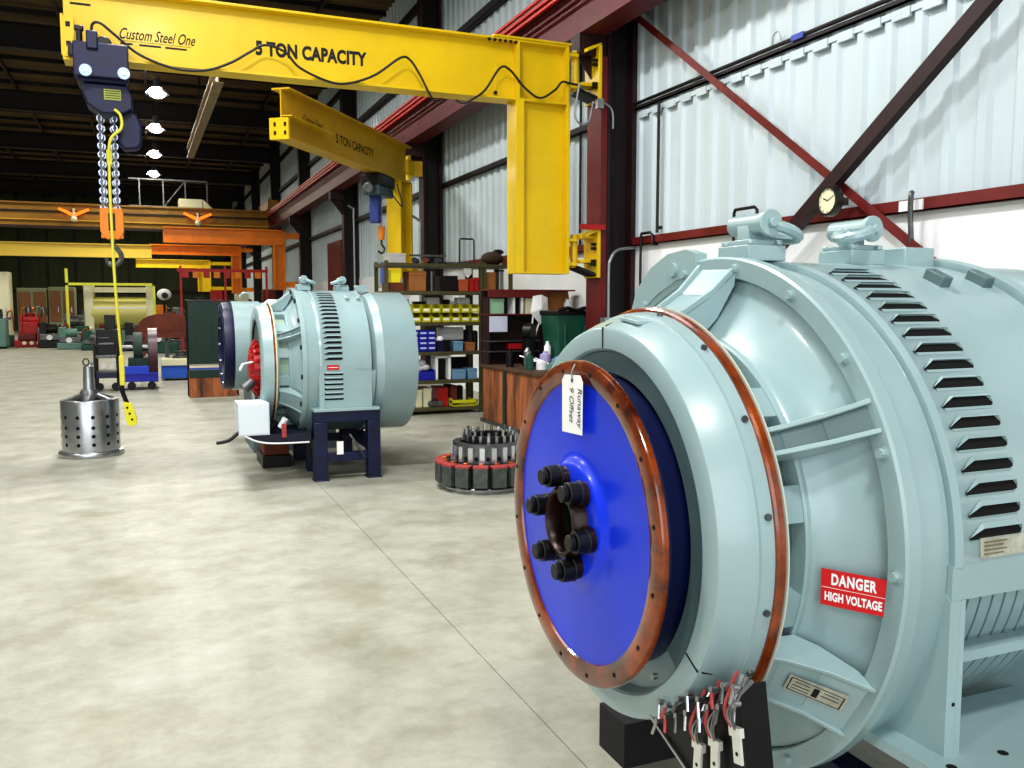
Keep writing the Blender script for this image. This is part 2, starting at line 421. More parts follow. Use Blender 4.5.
def generator(dx, Y0, z0, foot, label, fg=True):
    root=thing('generator',label,'generator',(1.8+dx,Y0,foot-.1))
    c=(dx,Y0,z0); N=144 if fg else 72
    G=GREY
    RS=.703 if fg else .695
    # ---- end cover
    if fg:
        m=MB()
        m.rev([(1.17,.37),(1.17,.448),(1.134,.458),(1.128,.464),(1.128,.512),(1.131,.520),(1.137,.523)],c,G,n=N)
        m.rev([(1.137,.523),(1.175,.541),(1.215,.552)],c,G,n=N,a0=-40,a1=255)
        m.rev([(1.215,.552),(1.217,.558),(1.25,.562),(1.25,.545)],c,G,n=N,a0=-34,a1=255)
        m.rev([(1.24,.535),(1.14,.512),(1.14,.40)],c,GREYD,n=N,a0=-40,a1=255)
        # raised joint flange and bottom lip of the split cover
        m.rev([(1.137,.523),(1.165,.53),(1.165,.50)],c,G,n=N,a0=255,a1=320)
        cov=obj('end_cover',m,root,smooth=26)
        m=MB()
        for a in (91.5,-29.2):
            q=P3(c,.465,a,dx+1.1275); w=P3(c,.521,a,dx+1.1275)
            m.bar(q,w,.0035,.003,HOLE,up=V(1,0,0))
            m.bar(P3(c,.524,a,dx+1.137),P3(c,.5615,a,dx+1.249),.003,.004,HOLE,up=V(1,0,0))
        obj('cover_seam',m,cov)
        m=MB()
        for a in (80,58,35,12,-10,-27,110,140,170,200): 
            p=P3(c,.5575,a,dx+1.236); d=(P3(c,1,a,dx)-P3(c,0,a,dx)); bolt(m,p,d,.008,.01,STEELD,8)
        for a in (70,20,-20,-60,-100,120,165): bolt(m,P3(c,.425,a,dx+1.17),(-1,0,0),.008,.012,STEEL,8)
        obj('cover_screw',m,cov)
        m=MB()
        a0,a1=80,87
        pts=[P3(c,.5385,a,dx+x) for a,x in ((88,1.16),(78,1.16),(78,1.2),(88,1.2))]
        q=[p+V(0,0,.006) for p in pts]; m.prism([p+V(0,0,.002) for p in pts],(0,0,.01),G); 
        obj('cover_latch',m,cov,.002)
        # ---- varnished band
        m=MB(); m.rev([(1.25,.545),(1.25,.568),(1.255,.573),(1.27,.573),(1.274,.568),(1.274,.545)],c,VARN,n=N); obj('varnished_band',m,root)
        m=MB(); m.rev([(1.2745,.5),(1.2745,.576),(1.278,.576),(1.278,.5)],c,pm('band_edge_grey',(196,200,188),.4),n=N); obj('band_edge',m,root)
        # ---- coupling disc
        m=MB()
        m.rev([(1.075,.0),(1.075,.076),(1.02,.076),(1.02,.078)],c,HOLE,n=64)
        m.rev([(1.03,.10),(1.03,.150),(1.036,.162),(1.047,.172),(1.050,.19),(1.050,.376)],c,BLUE,n=N)
        m.rev([(1.05,.376),(1.05,.42),(1.075,.42),(1.08,.40),(1.17,.385)],c,DBLUE,n=N)  # disc back: shade of the gap put into its darker blue
        disc=obj('coupling_disc',m,root)
        m=MB(); m.rev([(1.052,.374),(1.044,.378),(1.040,.392),(1.040,.420),(1.044,.4315),(1.050,.434),(1.060,.434),(1.063,.425)],c,VARN,n=N)
        ins=obj('insulating_ring',m,disc)
        m=MB()
        for k in range(16): bolt(m,P3(c,.407,11+22.5*k,dx+1.040),(-1,0,0),.006,.0015,HOLE,10)
        obj('ring_screw',m,ins)
        m=MB(); m.rev([(1.04,.075),(1.0,.075),(.992,.08),(.992,.088),(1.0,.096),(1.03,.100)],c,BRNH,n=64)
        for k in range(6):
            a=50+60*k; m.cyl(P3(c,.118,a,dx+1.03),P3(c,.118,a,dx+1.012),.034,BRNH,20)
        obj('shaft_hub',m,disc)
        for k in range(6):
            m=MB(); a=50+60*k
            m.cyl(P3(c,.126,a,dx+1.012),P3(c,.126,a,dx+.975),.030,BLACK,12); m.cyl(P3(c,.126,a,dx+.975),P3(c,.126,a,dx+.958),.022,BLACK,12)
            m.cyl(P3(c,.124,a,dx+1.016),P3(c,.124,a,dx+1.008),.033,BLACK,20)
            obj('hub_bolt',m,disc,.003)
    else:
        m=MB()
        m.rev([(1.245,.54),(1.16,.52),(1.15,.515),(1.15,.40)],c,GREYD,n=N)
        m.rev([(1.15,.42),(1.14,.42),(1.14,.525),(1.155,.55),(1.245,.566),(1.245,.54)],c,G,n=N)
        cov=obj('end_cover',m,root)
        c_=c; c=(c[0],c[1],c[2]-.045)
        m=MB(); m.rev([(1.08,.0),(1.08,.14),(1.105,.17),(1.10,.19),(1.11,.225),(1.165,.24)],c,REDP,n=N); m.rev([(1.165,.2),(1.165,.48)],c_,GREYD,n=N)
        for k in range(18):
            a=20*k; m.bar(P3(c,.17,a,dx+1.10),P3(c,.27,a,dx+1.15),.02,.04,REDP,up=V(1,0,0))
        obj('slip_ring_housing',m,root)
        m=MB(); m.tube([P3(c,.2,20,dx+1.09),P3(c,.33,10,dx+.99),P3(c,.40,2,dx+.96)],.012,WHITE,8); m.cyl(P3(c,.25,-25,dx+1.08),P3(c,.3,-35,dx+1.0),.05,STEELD,12); obj('brush_handle',m,root); c=c_
        m=MB(); m.rev([(1.245,.545),(1.245,.57),(1.262,.57),(1.262,.545)],c,VARN,n=N); m.rev([(1.262,.5),(1.262,.578),(1.272,.578),(1.272,.5)],c,CREAM,n=N); obj('varnished_band',m,root)
    # ---- ventilated neck
    m=MB(); m.rev([(1.28,.455),(1.40,.455)],c,GREYD if fg else G,n=N)
    m.rev([(1.28,.47),(1.28,.53),(1.292,.53),(1.292,.47)],c,G,n=N)
    m.rev([(1.385,.455),(1.385,.503),(1.39,.508),(1.42,.508)],c,G,n=N)
    for k in range(12):
        a=14+30*k
        m.rev([(1.285,.456),(1.285,.5),(1.39,.5),(1.39,.456)],c,G,a0=a-5,a1=a+5,n=N,close=True)
    for k in range(12):
        a=29+30*k
        m.rev([(1.30,.4565),(1.375,.4565)],c,pm('neck_window',(150,170,150),.4),a0=a-8,a1=a+8,n=N)
    neck=obj('vent_neck',m,root)
    # ---- end bell
    m=MB(); m.rev([(1.40,.508),(1.412,.514),(1.478,.604),(1.492,.636),(1.492,.652)],c,G,n=N)
    bell=obj('end_bell',m,root)
    # ---- flange
    m=MB(); m.rev([(1.50,.655),(1.480,.655),(1.474,.66),(1.474,.708),(1.480,.714),(1.515,.714),(1.515,.698)],c,G,n=N)
    fl=obj('mounting_flange',m,root)
    if fg:
        m=MB(); pts=[]
        for a,r in ((97,.68),(97,.735),(101,.757),(108,.772),(116,.772),(124,.755),(132,.70),(132,.68),(124,.68),(115,.68),(106,.68)): pts.append(P3(c,r,a,dx+1.4705))
        m.prism(pts,(.04,0,0),G); m.cyl(P3(c,.715,106.5,dx+1.472),P3(c,.715,106.5,dx+1.462),.021,G,20); obj('flange_ear',m,fl,smooth=0)
    for k in range(16):
        a=(-30+22.5*k) if not fg else (2+20.0*k)
        if fg and k==0: a=-.5
        if fg and k>=18: continue
        m=MB(); bolt(m,P3(c,.684,a,dx+1.476),(-1,0,0),.0115 if fg else .022,.016,G if fg else BLACK,8)
        if fg: m.cyl(P3(c,.684,a,dx+1.476),P3(c,.684,a,dx+1.472),.015,G,16)
        obj('flange_bolt',m,fl)
    # ---- arms between neck and flange
    for k in range(6):
        a=28.5-60*k; m=MB(); hw=2.9 if k==0 else 7.
        prof=[(1.290,.500),(1.285,.560),(1.32,.575),(1.40,.628),(1.474,.70),(1.474,.64),(1.43,.55),(1.39,.505)]
        if a+hw>80 and a-hw<0: pass
        for s in (-1,1):
            pts=[P3(c,r,a+s*hw,dx+x) for x,r in prof]
            n_=(P3(c,1,a+90,dx)-P3(c,0,a,dx)).normalized()
            m.prism(pts,n_*.012,G)
        inner=[(1.295,.50),(1.295,.548),(1.32,.560),(1.40,.612),(1.474,.684)]
        for (x1,r1),(x2,r2) in zip(inner[1:],inner[2:]):
            A=[P3(c,r1,a-hw,dx+x1),P3(c,r1,a+hw,dx+x1),P3(c,r2,a+hw,dx+x2),P3(c,r2,a-hw,dx+x2)]
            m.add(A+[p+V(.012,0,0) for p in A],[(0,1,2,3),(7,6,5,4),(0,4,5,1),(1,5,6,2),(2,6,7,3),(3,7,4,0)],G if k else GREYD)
        arm=obj('bracket_arm',m,root,.002)
        if fg and k==1:
            m=MB(); x1,r1,x2,r2=1.345,.578,1.452,.664
            q=[P3(c,r1,a-1.2,dx+x1),P3(c,r1,a+3.4,dx+x1),P3(c,r2,a+3.4,dx+x2),P3(c,r2,a-1.2,dx+x2)]
            off=(q[1]-q[0]).cross(q[3]-q[0]).normalized(); 
            if off.x>0: off=-off
            m.prism(q,off*.003,PLATE)
            e=(q[3]-q[0]); w=(q[1]-q[0])
            for u0,u1,v0,v1 in ((.04,.96,.06,.1),(.04,.96,.9,.94),(.04,.06,.06,.94),(.94,.96,.06,.94),(.45,.55,.2,.8),(.1,.4,.45,.5),(.6,.9,.45,.5),(.12,.38,.7,.74),(.62,.88,.7,.74),(.1,.4,.25,.29)):
                P=[q[0]+e*u+w*v+off*.0032 for u,v in ((u0,v0),(u1,v0),(u1,v1),(u0,v1))]; m.prism(P,off*.0005,INK)
            o=obj('name_plate',m,arm)
    # ---- barrel and shell
    m=MB(); m.rev([(1.515,.700),(1.56,.698),(1.618,.690),(1.618,.684)],c,G,n=N)
    barrel=obj('barrel',m,root)
    XS=2.2 if fg else 2.10
    m=MB()
    m.rev([(1.60,.682),(1.618,.683),(1.626,.686),(1.626,RS),(1.648,RS+.003),(1.652,RS),(1.95,RS),(XS,RS),(XS,.66)],c,G,a0=0.,a1=180,n=N)
    if fg:
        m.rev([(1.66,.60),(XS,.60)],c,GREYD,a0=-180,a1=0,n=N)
        for s in (-1,1):
            yy=Y0+s*RS; yi=Y0+s*(RS-.05)
            m.box(dx+1.62,dx+XS,min(yy,yi),max(yy,yi),z0-.075,z0+.003,G)       # side rail
            m.box(dx+1.70,dx+XS,min(yy,yi)+s*(-.05),max(yy,yi)-s*.05,z0-.25,z0-.225,G)
        shell=obj('louvred_shell',m,root)
        m=MB(); xx=1.70
        while xx<XS-.03:
            m.rev([(xx,.58),(xx,.625),(xx+.034,.625),(xx+.034,.58)],c,G,a0=-100,a1=-4,n=N); xx+=.042
        m.rev([(1.69,.612),(XS,.612)],c,HOLE,a0=-100,a1=-4,n=N)
        obj('core_lamination',m,root)
    else:
        for s in (-1,1):
            yy=Y0+s*RS; yi=Y0+s*(RS-.03)
            m.box(dx+1.667,dx+XS,min(yy,yi),max(yy,yi),foot+.001,z0+.003,G); m.box(dx+1.62,dx+1.667,min(yy,yi),max(yy,yi),z0-.075,z0+.003,G)
            m.box(dx+1.95,dx+XS,min(yy,yy+s*.004),max(yy,yy+s*.004),z0-.03,z0-.018,G)
        m.rev([(1.62,.67),(XS,.67)],c,GREYD,a0=-180,a1=0,n=N)
        shell=obj('louvred_shell',m,root)
    # louvres
    m=MB(); x0,x1=1.665,1.835
    ang=[71-4.08*i for i in range(17 if fg else 18)]
    for a in ang:
        if a<5: continue
        def q(r,aa,x): return P3(c,r,aa,dx+x)
        R1=RS+.0125; rr=RS+.001
        # hood: flush along its upper edge, proud along its lower edge
        R1=RS+.010
        vs=[q(rr,a+1.9,x0+.045),q(rr,a+1.9,x1-.022),q(R1,a+.95,x1-.010),q(R1,a+.95,x0+.040),q(rr,a-.2,x1-.002),q(rr,a-.75,x0+.002)]
        m.add(vs,[(0,1,2,3)],G); m.add([vs[0],vs[3],vs[5]],[(0,1,2)],G); m.add([vs[1],vs[4],vs[2]],[(0,1,2)],G)
        h=[q(rr+.0003,a+1.15,x0+.034),q(rr+.0003,a+1.15,x1-.006),q(rr+.0003,a+.3,x1+.001),q(rr+.0003,a-.7,x1-.004),q(rr+.0003,a-.95,x1-.016),q(rr+.0003,a-1.0,x0+.006),q(rr+.0003,a-.6,x0+.002)]
        m.add(h,[(0,1,2,3,4,5,6)],HOLE)
        l=[q(rr+.0035,a-1.0,x0+.006),q(rr+.0035,a-.95,x1-.012),q(rr,a-1.4,x1-.014),q(rr,a-1.45,x0+.012)]
        m.add(l,[(0,1,2,3)],G)
    if not fg:
        zz=z0-.075
        while zz>foot+.04:
            y=Y0-RS
            m.add([V(dx+x0,y-.001,zz+.024),V(dx+x1,y-.001,zz+.024),V(dx+x1-.005,y-.013,zz+.011),V(dx+x0+.01,y-.013,zz+.011)],[(0,1,2,3)],G)
            m.add([V(dx+x0,y-.0015,zz+.012),V(dx+x1,y-.0015,zz+.012),V(dx+x1,y-.0015,zz-.006),V(dx+x0,y-.0015,zz-.006)],[(0,3,2,1)],HOLE)
            m.add([V(dx+x1-.005,y-.013,zz+.011),V(dx+x0+.01,y-.013,zz+.011),V(dx+x0,y-.001,zz+.004),V(dx+x1,y-.001,zz+.004)],[(0,1,2,3)],HOLE)
            zz-=.045
    obj('louvre_hoods',m,shell,smooth=0)
    m=MB()
    if fg:
        q=[P3(c,RS+.001,1.2,dx+1.70),P3(c,RS+.001,1.2,dx+1.845),P3(c,RS+.001,4.9,dx+1.845),P3(c,RS+.001,4.9,dx+1.70)]
        m.prism(q,V(0,-.003,0),PLATE)
        for i in range(4):
            z=z0+.022+.009*i; m.box(dx+1.71,dx+1.77+.01*(i%2),Y0-RS-.0052,Y0-RS-.003,z,z+.003,pm('worn_stamp',(120,110,80),.6))
        obj('name_plate',m,shell)
    else:
        m.box(dx+1.69,dx+1.80,Y0-RS-.008,Y0-RS,z0-.03,z0+.012,SIGNRED)
        m.box(dx+1.70,dx+1.79,Y0-RS-.0088,Y0-RS-.008,z0-.012,z0-.006,WHITE)
        obj('warning_label',m,shell)
    # tabs on top
    for x,a in ((2.0,66),(2.16,66)) if fg else ((1.95,62),(2.06,62)):
        m=MB(); p=P3(c,RS,a,dx+x); n_=(P3(c,1,a,dx)-P3(c,0,a,dx)).normalized(); t_=(P3(c,1,a+90,dx)-P3(c,0,a,dx)).normalized()
        m.obox(p+n_*.012,V(.018,0,0),t_*.034,n_*.016,GREYD if fg else G); obj('shell_tab',m,shell,.003)
    lug(root,(dx+1.60,Y0,z0+RS+.03),0,(1,-.1,-.35),G); lug(root,(dx+1.97,Y0,z0+RS+.025),0,(-1,-.5,-.3),G)
    m=MB(); m.box(dx+2.1,dx+2.22,Y0-.08,Y0+.02,z0+RS-.015,z0+RS+.05,G); obj('junction_block',m,root,.004)
    # rear drum
    m=MB()
    if fg: m.rev([(XS,.66),(XS+.02,.66),(XS+.02,.72),(XS+.05,.725),(XS+.07,.70),(XS+.36,.70),(XS+.50,.60),(XS+.5,.0)],c,G,n=N)
    else: m.rev([(XS,.60),(XS+.025,.60),(XS+.06,.66),(XS+.13,.685),(XS+.14,.68),(XS+.44,.68),(XS+.46,.665),(XS+.46,.0)],c,G,n=N)
    obj('rear_drum',m,root)
    # end plates down to the feet
    for s in (-1,1):
        m=MB()
        yv=Y0+s*RS
        pts=[V(dx+1.618,yv,z0-.076)]
        pts+= [V(dx+1.618,yv,foot)]
        pts+= [V(dx+1.618,Y0+s*.42,foot)]
        for a in (-45,-38,-30,-20,-10,-4):
            pts.append(V(dx+1.618,Y0+s*.665*math.cos(R_(a)),z0+.665*math.sin(R_(a))))
        m.prism(pts,(.03,0,0),G); m.box(dx+1.6485,dx+1.665,min(yv,yv-s*.02),max(yv,yv-s*.02),foot,z0-.076,G)
        m.cyl((dx+1.64,yv,foot+.12),(dx+1.64,yv+s*.001,foot+.12),.005,HOLE,8)
        obj('end_gusset',m,root,smooth=0)
        m=MB(); ya=Y0+s*.50; yb=Y0+s*(.98 if fg else .745)
        m.box(dx+1.555,dx+(2.4 if fg else 2.16),min(ya,yb),max(ya,yb),foot-.028,foot,G)
        if fg: 
            for bx,by in ((1.60,.62),(1.76,.62),(1.60,.78),(1.76,.84)): m.cyl((dx+bx,Y0+s*by+.12*s,foot+.0005),(dx+bx,Y0+s*by+.12*s,foot+.001),.012,HOLE,14)
        obj('foot_plate',m,root,.004)
    m=MB(); m.rev([(1.62,.60),(1.62,.662),(1.66,.662),(1.66,.60)],c,G,a0=-176,a1=-4,n=N,close=True); 
    m.rev([(2.1,.60),(2.1,.69),(2.14,.69),(2.14,.60)],c,G,a0=-176,a1=-4,n=N,close=True); obj('frame_rib',m,root)
    return root,c

g1,c1=generator(0.,2.07,1.02,.585,'large grey generator with blue coupling disc and DANGER HIGH VOLTAGE sign, nearest the camera')
g2,c2=generator(-.22,8.62,1.045,.665,'grey generator on a blue steel stand with open red slip-ring end',fg=False)

# danger sign on the near generator's bell
m=MB(); a=-1.5
p_l=P3(c1,.520,a,1.415); p_r=P3(c1,.634,a,1.488)
ux=(p_r-p_l).normalized(); uz=V(0,0,1); nn=ux.cross(uz).normalized()
if nn.y>0: nn=-nn
W_=.142; H_=.084
o_=p_l+nn*.021-uz*.089+ux*.008
m.prism([o_,o_+ux*W_,o_+ux*W_+uz*H_,o_+uz*H_],nn*.002,SIGNRED)
sign=obj('warning_sign',m,g1)
m=MB(); 
text(m,'DANGER',.035,o_+ux*W_/2+uz*.051+nn*.0024,ux,uz,WHITE,bold=.0014,center=True,spacing=1.12,ext=0.0006,wide=.64)
text(m,'HIGH VOLTAGE',.027,o_+ux*W_/2+uz*.013+nn*.0024,ux,uz,WHITE,bold=.0012,center=True,spacing=1.05,wide=.62,ext=0.0006)
m.prism([o_+ux*.002+uz*.0415,o_+ux*(W_-.002)+uz*.0415,o_+ux*(W_-.002)+uz*.0425,o_+ux*.002+uz*.0425],nn*.0026,WHITE)
obj('sign_lettering',m,sign,smooth=0)

# terminal board with lugs under the cover
m=MB()
m.prism([V(1.135,1.82,.57),V(1.135,1.60,.49),V(1.135,1.43,.55),V(1.135,1.475,.79)],(.07,0,0),BLACK)
m.bar((1.13,1.82,.572),(1.13,1.61,.497),.006,.008,STEEL)
tb=obj('terminal_board',m,g1)
leads=[((1.12,1.59,.69),(1.118,1.592,.605)),((1.12,1.535,.735),(1.118,1.53,.64)),((1.12,1.475,.78),(1.118,1.458,.70))]
TIN=pm('tinned_lug',(226,226,220),.35,.5)
for i,(p,q) in enumerate(leads):
    p=Vector(p); q=Vector(q)
    m=MB()
    for k in range(4):
        o=V(0,.011*(k-1.5),0); m.tube(bez([p+V(.03,0,.03)+o*1.6,(p+q)/2+V(-.010,0,.0)+o*(1.3 if k%2 else -.6),q+o*.5]),.0042,[STEEL,STEELD,STEEL,PINK][k],6)
    d=(q-p).normalized(); side=V(0,d.z,-d.y).normalized()
    m.obox(q,side*.019,d*.010,V(.006,0,0),TIN)
    m.obox(q+d*.036,side*.0135,d*.03,V(.003,0,0),TIN)
    m.cyl(q+d*.045+V(-.004,0,0),q+d*.045+V(-.0035,0,0),.0045,HOLE,12)
    obj('terminal_lead',m,tb)
for i in range(16):
    m=MB(); y=1.47+.042*(i%8)+random.uniform(-.01,.01); z=.80-(y-1.47)*.62-.035*(i//8)+random.uniform(-.015,.015)
    m.cyl((1.128,y,z),(1.112,y,z+.004),.007,STEEL,8); m.tube([(1.115,y,z),(1.11,y+random.uniform(-.015,.015),z-.035)],.004,(STEEL,STEELD,PINK,STEEL)[i%4],6)
    obj('terminal_stud',m,tb)

# paper tag
t=thing('paper_tag','white paper tag with handwriting hanging on the blue coupling disc','tag',(1.03,2.066,1.25))
m=MB(); x=1.028
m.prism([(x,2.125,1.258),(x,2.008,1.262),(x,2.006,1.40),(x,2.022,1.418),(x,2.112,1.414),(x,2.127,1.398)],(.0015,0,0),PAPER); body=obj('tag_card',m,t)
m=MB(); m.cyl((x-.0006,2.066,1.402),(x-.001,2.066,1.402),.006,INK,12)
text(m,'Runaway',.036,(x-.001,2.03,1.385),(0,0,-1),(0,-1,0),INK,shear=.2,ext=.0008,wide=.8)
text(m,'9 Offset',.036,(x-.001,2.078,1.385),(0,0,-1),(0,-1,0),INK,shear=.2,ext=.0008,wide=.8)
obj('handwriting',m,body,smooth=0)
m=MB(); m.tube(bez([(x,2.066,1.402),(1.026,2.064,1.425),(1.034,2.06,1.445)]),.002,GALV,6); obj('tie_wire',m,t)

# stands
def stand(name,label,x0,x1,yn,yf,top,side=True):
    t=thing(name,label,'stand',((x0+x1)/2,(yn+yf)/2,0))
    w=.12
    for x in (x0,x1):
        for y in (yn,yf):
            m=MB(); m.box(x-w/2,x+w/2,y-w/2,y+w/2,0,top-.1,NAVY); m.box(x-w/2-.01,x+w/2+.01,y-w/2-.01,y+w/2+.01,0,.012,NAVY); obj('leg',m,t,.006)
    for y in (yn,yf):
        m=MB(); m.box(x0-w/2,x1+w/2,y-w/2,y+w/2,top-.1,top,NAVY); obj('top_rail',m,t,.006)
        m=MB(); m.box(x0,x1,y-.03,y+.03,.17,.25,NAVY); obj('cross_rail',m,t,.004)
    for x in (x0,x1):
        m=MB(); m.box(x-w/2+.02,x+w/2-.02,yn+w/2,yf-w/2,.25,.36,NAVY); obj('side_rail',m,t,.004)
    return t
st=stand('machine_stand','navy blue steel stand carrying the generator with the open red end',1.40,1.89,7.96,9.2,.637)
m=MB(); m.box(1.36,1.45,8.42,8.55,0,.25,NAVY); obj('leg',m,st,.005)
m=MB(); m.box(1.54,1.60,7.892,7.898,.24,.36,PAPER); obj('paper_label',m,st)
m=MB(); m.tube(bez([(1.66,7.9,.42),(1.7,7.88,.36),(1.76,7.87,.26),(1.8,7.9,.2)]),.01,STEELD,6); obj('strap',m,st)
stand('machine_stand','dark steel stand under the nearest grey generator',1.72,2.45,1.30,2.90,.557)
m=MB(); m.box(1.463,1.72,2.52,2.70,0,.16,pm('dark_timber',(30,30,34),.7,0,5,.4)); one('support_block',m,'black timber block on floor beneath the near blue disc','block')

# tray, white box, cable by second generator
m=MB(); m.box(.69,.955,7.93,8.28,.45,.735,pm('pale_blue_grey_box',(205,215,225),.45)); m.box(.70,.945,7.925,7.93,.46,.725,pm('pale_blue_grey_lid',(214,222,230),.4))
wb=obj('terminal_box',m,g2,.006)
m=MB(); m.prism([(.74,7.95,.45),(.84,7.95,.40),(1.0,7.95,.375),(1.32,7.95,.37),(1.32,7.95,.45)],(0,.6,0),pm('tray_dark_navy',(14,18,40),.5)); m.tube(bez([(.74,7.93,.45),(.85,7.93,.395),(1.0,7.93,.37),(1.3,7.93,.365)]),.008,WHITE,8)
m.box(1.06,1.10,7.93,7.95,.42,.54,PINK)
obj('drip_tray',m,g2)
m=MB(); m.tube(bez([(.74,8.0,.50),(.68,7.96,.47),(.60,7.93,.42),(.50,7.92,.405)]),.017,CABLEB,10); m.cyl((.75,8.02,.5),(.70,7.98,.478),.026,CABLEY,12)
obj('cable_tail',m,g2)
m=MB(); m.box(.98,1.26,8.75,9.3,0,.12,BLACK); m.box(1.0,1.24,8.8,9.25,.12,.27,WOODR); one('timber_block',m,'reddish brown timber block on a dark one under the second generator','block',bevel=.006)
# bulging glass insulators on g2's neck
m=MB(); m.cyl((.95,8.10,.42),(1.02,8.06,.55),.03,BLACK,10); m.cyl((1.06,8.02,.50),(1.1,8.0,.58),.028,WHITE,10); obj('bushing',m,g2)

# third machine behind
Y3=10.25; Z3=1.145
t=thing('generator','grey generator with dark blue drum end, behind the one with red end','generator',(1.2,Y3,.3))
c=(0,Y3,Z3)
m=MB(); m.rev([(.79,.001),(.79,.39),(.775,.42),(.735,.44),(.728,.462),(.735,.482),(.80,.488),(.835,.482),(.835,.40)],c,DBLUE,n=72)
m.rev([(.7275,.445),(.726,.462),(.7275,.47)],c,pm('pale_blue_edge',(110,120,170),.4),n=72)  # paler blue ring along the drum rim
b3=obj('drum_end',m,t)
m=MB()
for k in range(14): bolt(m,P3(c,.43,25.7*k,.755),(-1,0,0),.014,.02,STEEL,6)
obj('drum_bolt',m,b3)
m=MB(); m.rev([(.835,.40),(.84,.497),(1.14,.497),(1.15,.48),(1.2,.48),(1.25,.52),(1.9,.52),(1.95,.5),(1.95,0)],c,GREY,n=72); obj('casing',m,t)
m=MB(); m.tube([V(1.0+.06*math.cos(q),Y3-.05,Z3+.54+.05*math.sin(q)) for q in [PI*i/8 for i in range(9)]],.012,GREY,8); obj('lifting_eye',m,t)
m=MB(); m.prism([(1.0,Y3-.5,.0),(1.9,Y3-.5,.0),(1.9,Y3-.4,.85),(1.0,Y3-.4,.85)],(0,.9,0),GREYD); obj('pedestal',m,t)

# ------------------------------------------------------------------ near jib crane
BY=9.62; BZ0,BZ1=3.95,4.63
jc=thing('jib_crane','near yellow jib crane marked 5 TON CAPACITY, mounted on the wall column','jib crane',(4.3,BY,2.))
m=MB()
m.box(-.66,4.66,BY-.012,BY+.012,BZ0+.02,BZ1-.02,YEL); m.box(-.66,4.66,BY-.13,BY+.13,BZ1-.025,BZ1,YEL); m.box(-.66,4.66,BY-.13,BY+.13,BZ0,BZ0+.025,YEL)
boom=obj('boom',m,jc,.002)
m=MB(); m.box(3.7,4.68,BY-.15,BY+.15,BZ1,BZ1+.02,YEL); m.box(3.99,4.03,BY-.13,BY-.0125,BZ0+.025,BZ1-.025,YEL); m.box(4.62,4.66,BY-.13,BY-.0125,BZ0+.025,BZ1-.025,YEL)
m.prism([(3.78,BY-.013,BZ0+.026),(4.0,BY-.013,BZ0+.026),(4.0,BY-.013,BZ1-.2),(3.78,BY-.013,BZ1-.28)],(0,-.02,0),YEL)
m.cyl((3.76,BY-.03,BZ0+.08),(3.76,BY-.06,BZ0+.08),.02,BLACK,8)
for k in range(6): m.cyl((3.66+.065*k,BY-.13,BZ1-.035),(3.66+.065*k,BY-.11,BZ1-.035),.018,INK,10)
obj('boom_stiffener',m,boom)
m=MB(); m.box(3.98,4.08,BY-.14,BY+.14,1.99,BZ0,YEL); m.box(4.63,4.67,BY-.14,BY+.14,1.99,BZ0,YEL); m.box(4.08,4.63,BY-.02,BY+.02,1.99,BZ0,YEL); m.box(3.98,4.67,BY-.14,BY+.14,1.97,1.99,YEL)
obj('post',m,jc,.002)
for z0_,z1_ in ((4.02,4.66),(1.93,2.50)):
    m=MB(); 
    m.box(5.02,5.06,BY-.2,BY+.17,z0_,z1_,YEL); m.box(4.66,4.80,BY-.1,BY+.1,z1_-.14,z1_-.1,YEL); m.box(4.66,4.80,BY-.1,BY+.1,z0_+.14,z0_+.18,YEL)
    m.box(4.84,5.03,BY-.1,BY+.1,z1_-.1,z1_-.06,YEL); m.box(4.84,5.03,BY-.1,BY+.1,z0_+.18,z0_+.22,YEL)
    m.prism([(4.80,BY-.13,z0_+.14),(5.06,BY-.17,z0_+.04),(5.06,BY-.17,z0_),(4.80,BY-.13,z0_+.10)],(0,.26,0),BLACK)
    m.prism([(4.86,BY-.2,z1_-.05),(5.05,BY-.2,z1_+.03),(5.05,BY-.2,z1_-.0),(4.86,BY-.2,z1_-.09)],(0,.3,0),YEL)
    h=obj('hinge_bracket',m,jc,.003)
    m=MB(); m.cyl((4.80,BY,z0_+.12),(4.80,BY,z1_-.05),.045,YEL,16); obj('hinge_pin',m,h)
    for zz in (z1_-.17,z1_-.22,z0_+.2,z0_+.16):
        m=MB(); bolt(m,(5.02,BY-.15,zz),(-1,0,0),.022,.06,BLACK); obj('bolt',m,h)
m=MB(); m.box(-.685,-.66,BY-.1,BY+.1,BZ0+.02,BZ1-.28,YEL); m.box(-.66,-.57,BY-.11,BY-.05,BZ0+.03,BZ1-.3,YEL)
for z in (BZ0+.28,BZ0+.1): m.box(-.64,-.60,BY-.112,BY-.108,z,z+.05,INK)
m.box(-.67,-.54,BY-.12,BY+.12,BZ0-.03,BZ0+.06,YEL)
obj('end_stop',m,jc,.003)
m=MB(); yl=BY-.0135
text(m,'5 TON CAPACITY',.19,(1.11,yl,4.185),(1,0,0),(0,0,1),INK,bold=.009,spacing=1.04,ext=.001,wide=.735)
obj('lettering',m,boom,smooth=0); m=MB()
text(m,'Custom Steel One',.15,(-.19,yl,4.20),(1,0,0),(0,0,1),INK,shear=.45,bold=.001,spacing=1.0,ext=.001,wide=.62)
obj('lettering',m,boom,smooth=0); m=MB()
for x0_,x1_ in ((-.17,-.06),(.0,.20),(.24,.44)): m.box(x0_,x1_,yl-.002,yl,4.145,4.162,INK)
m.box(-.19,.48,yl-.0015,yl,4.18,4.183,INK); m.box(-.6,-.42,yl-.002,yl,4.47,4.49,INK)
obj('maker_marks',m,boom,smooth=0)
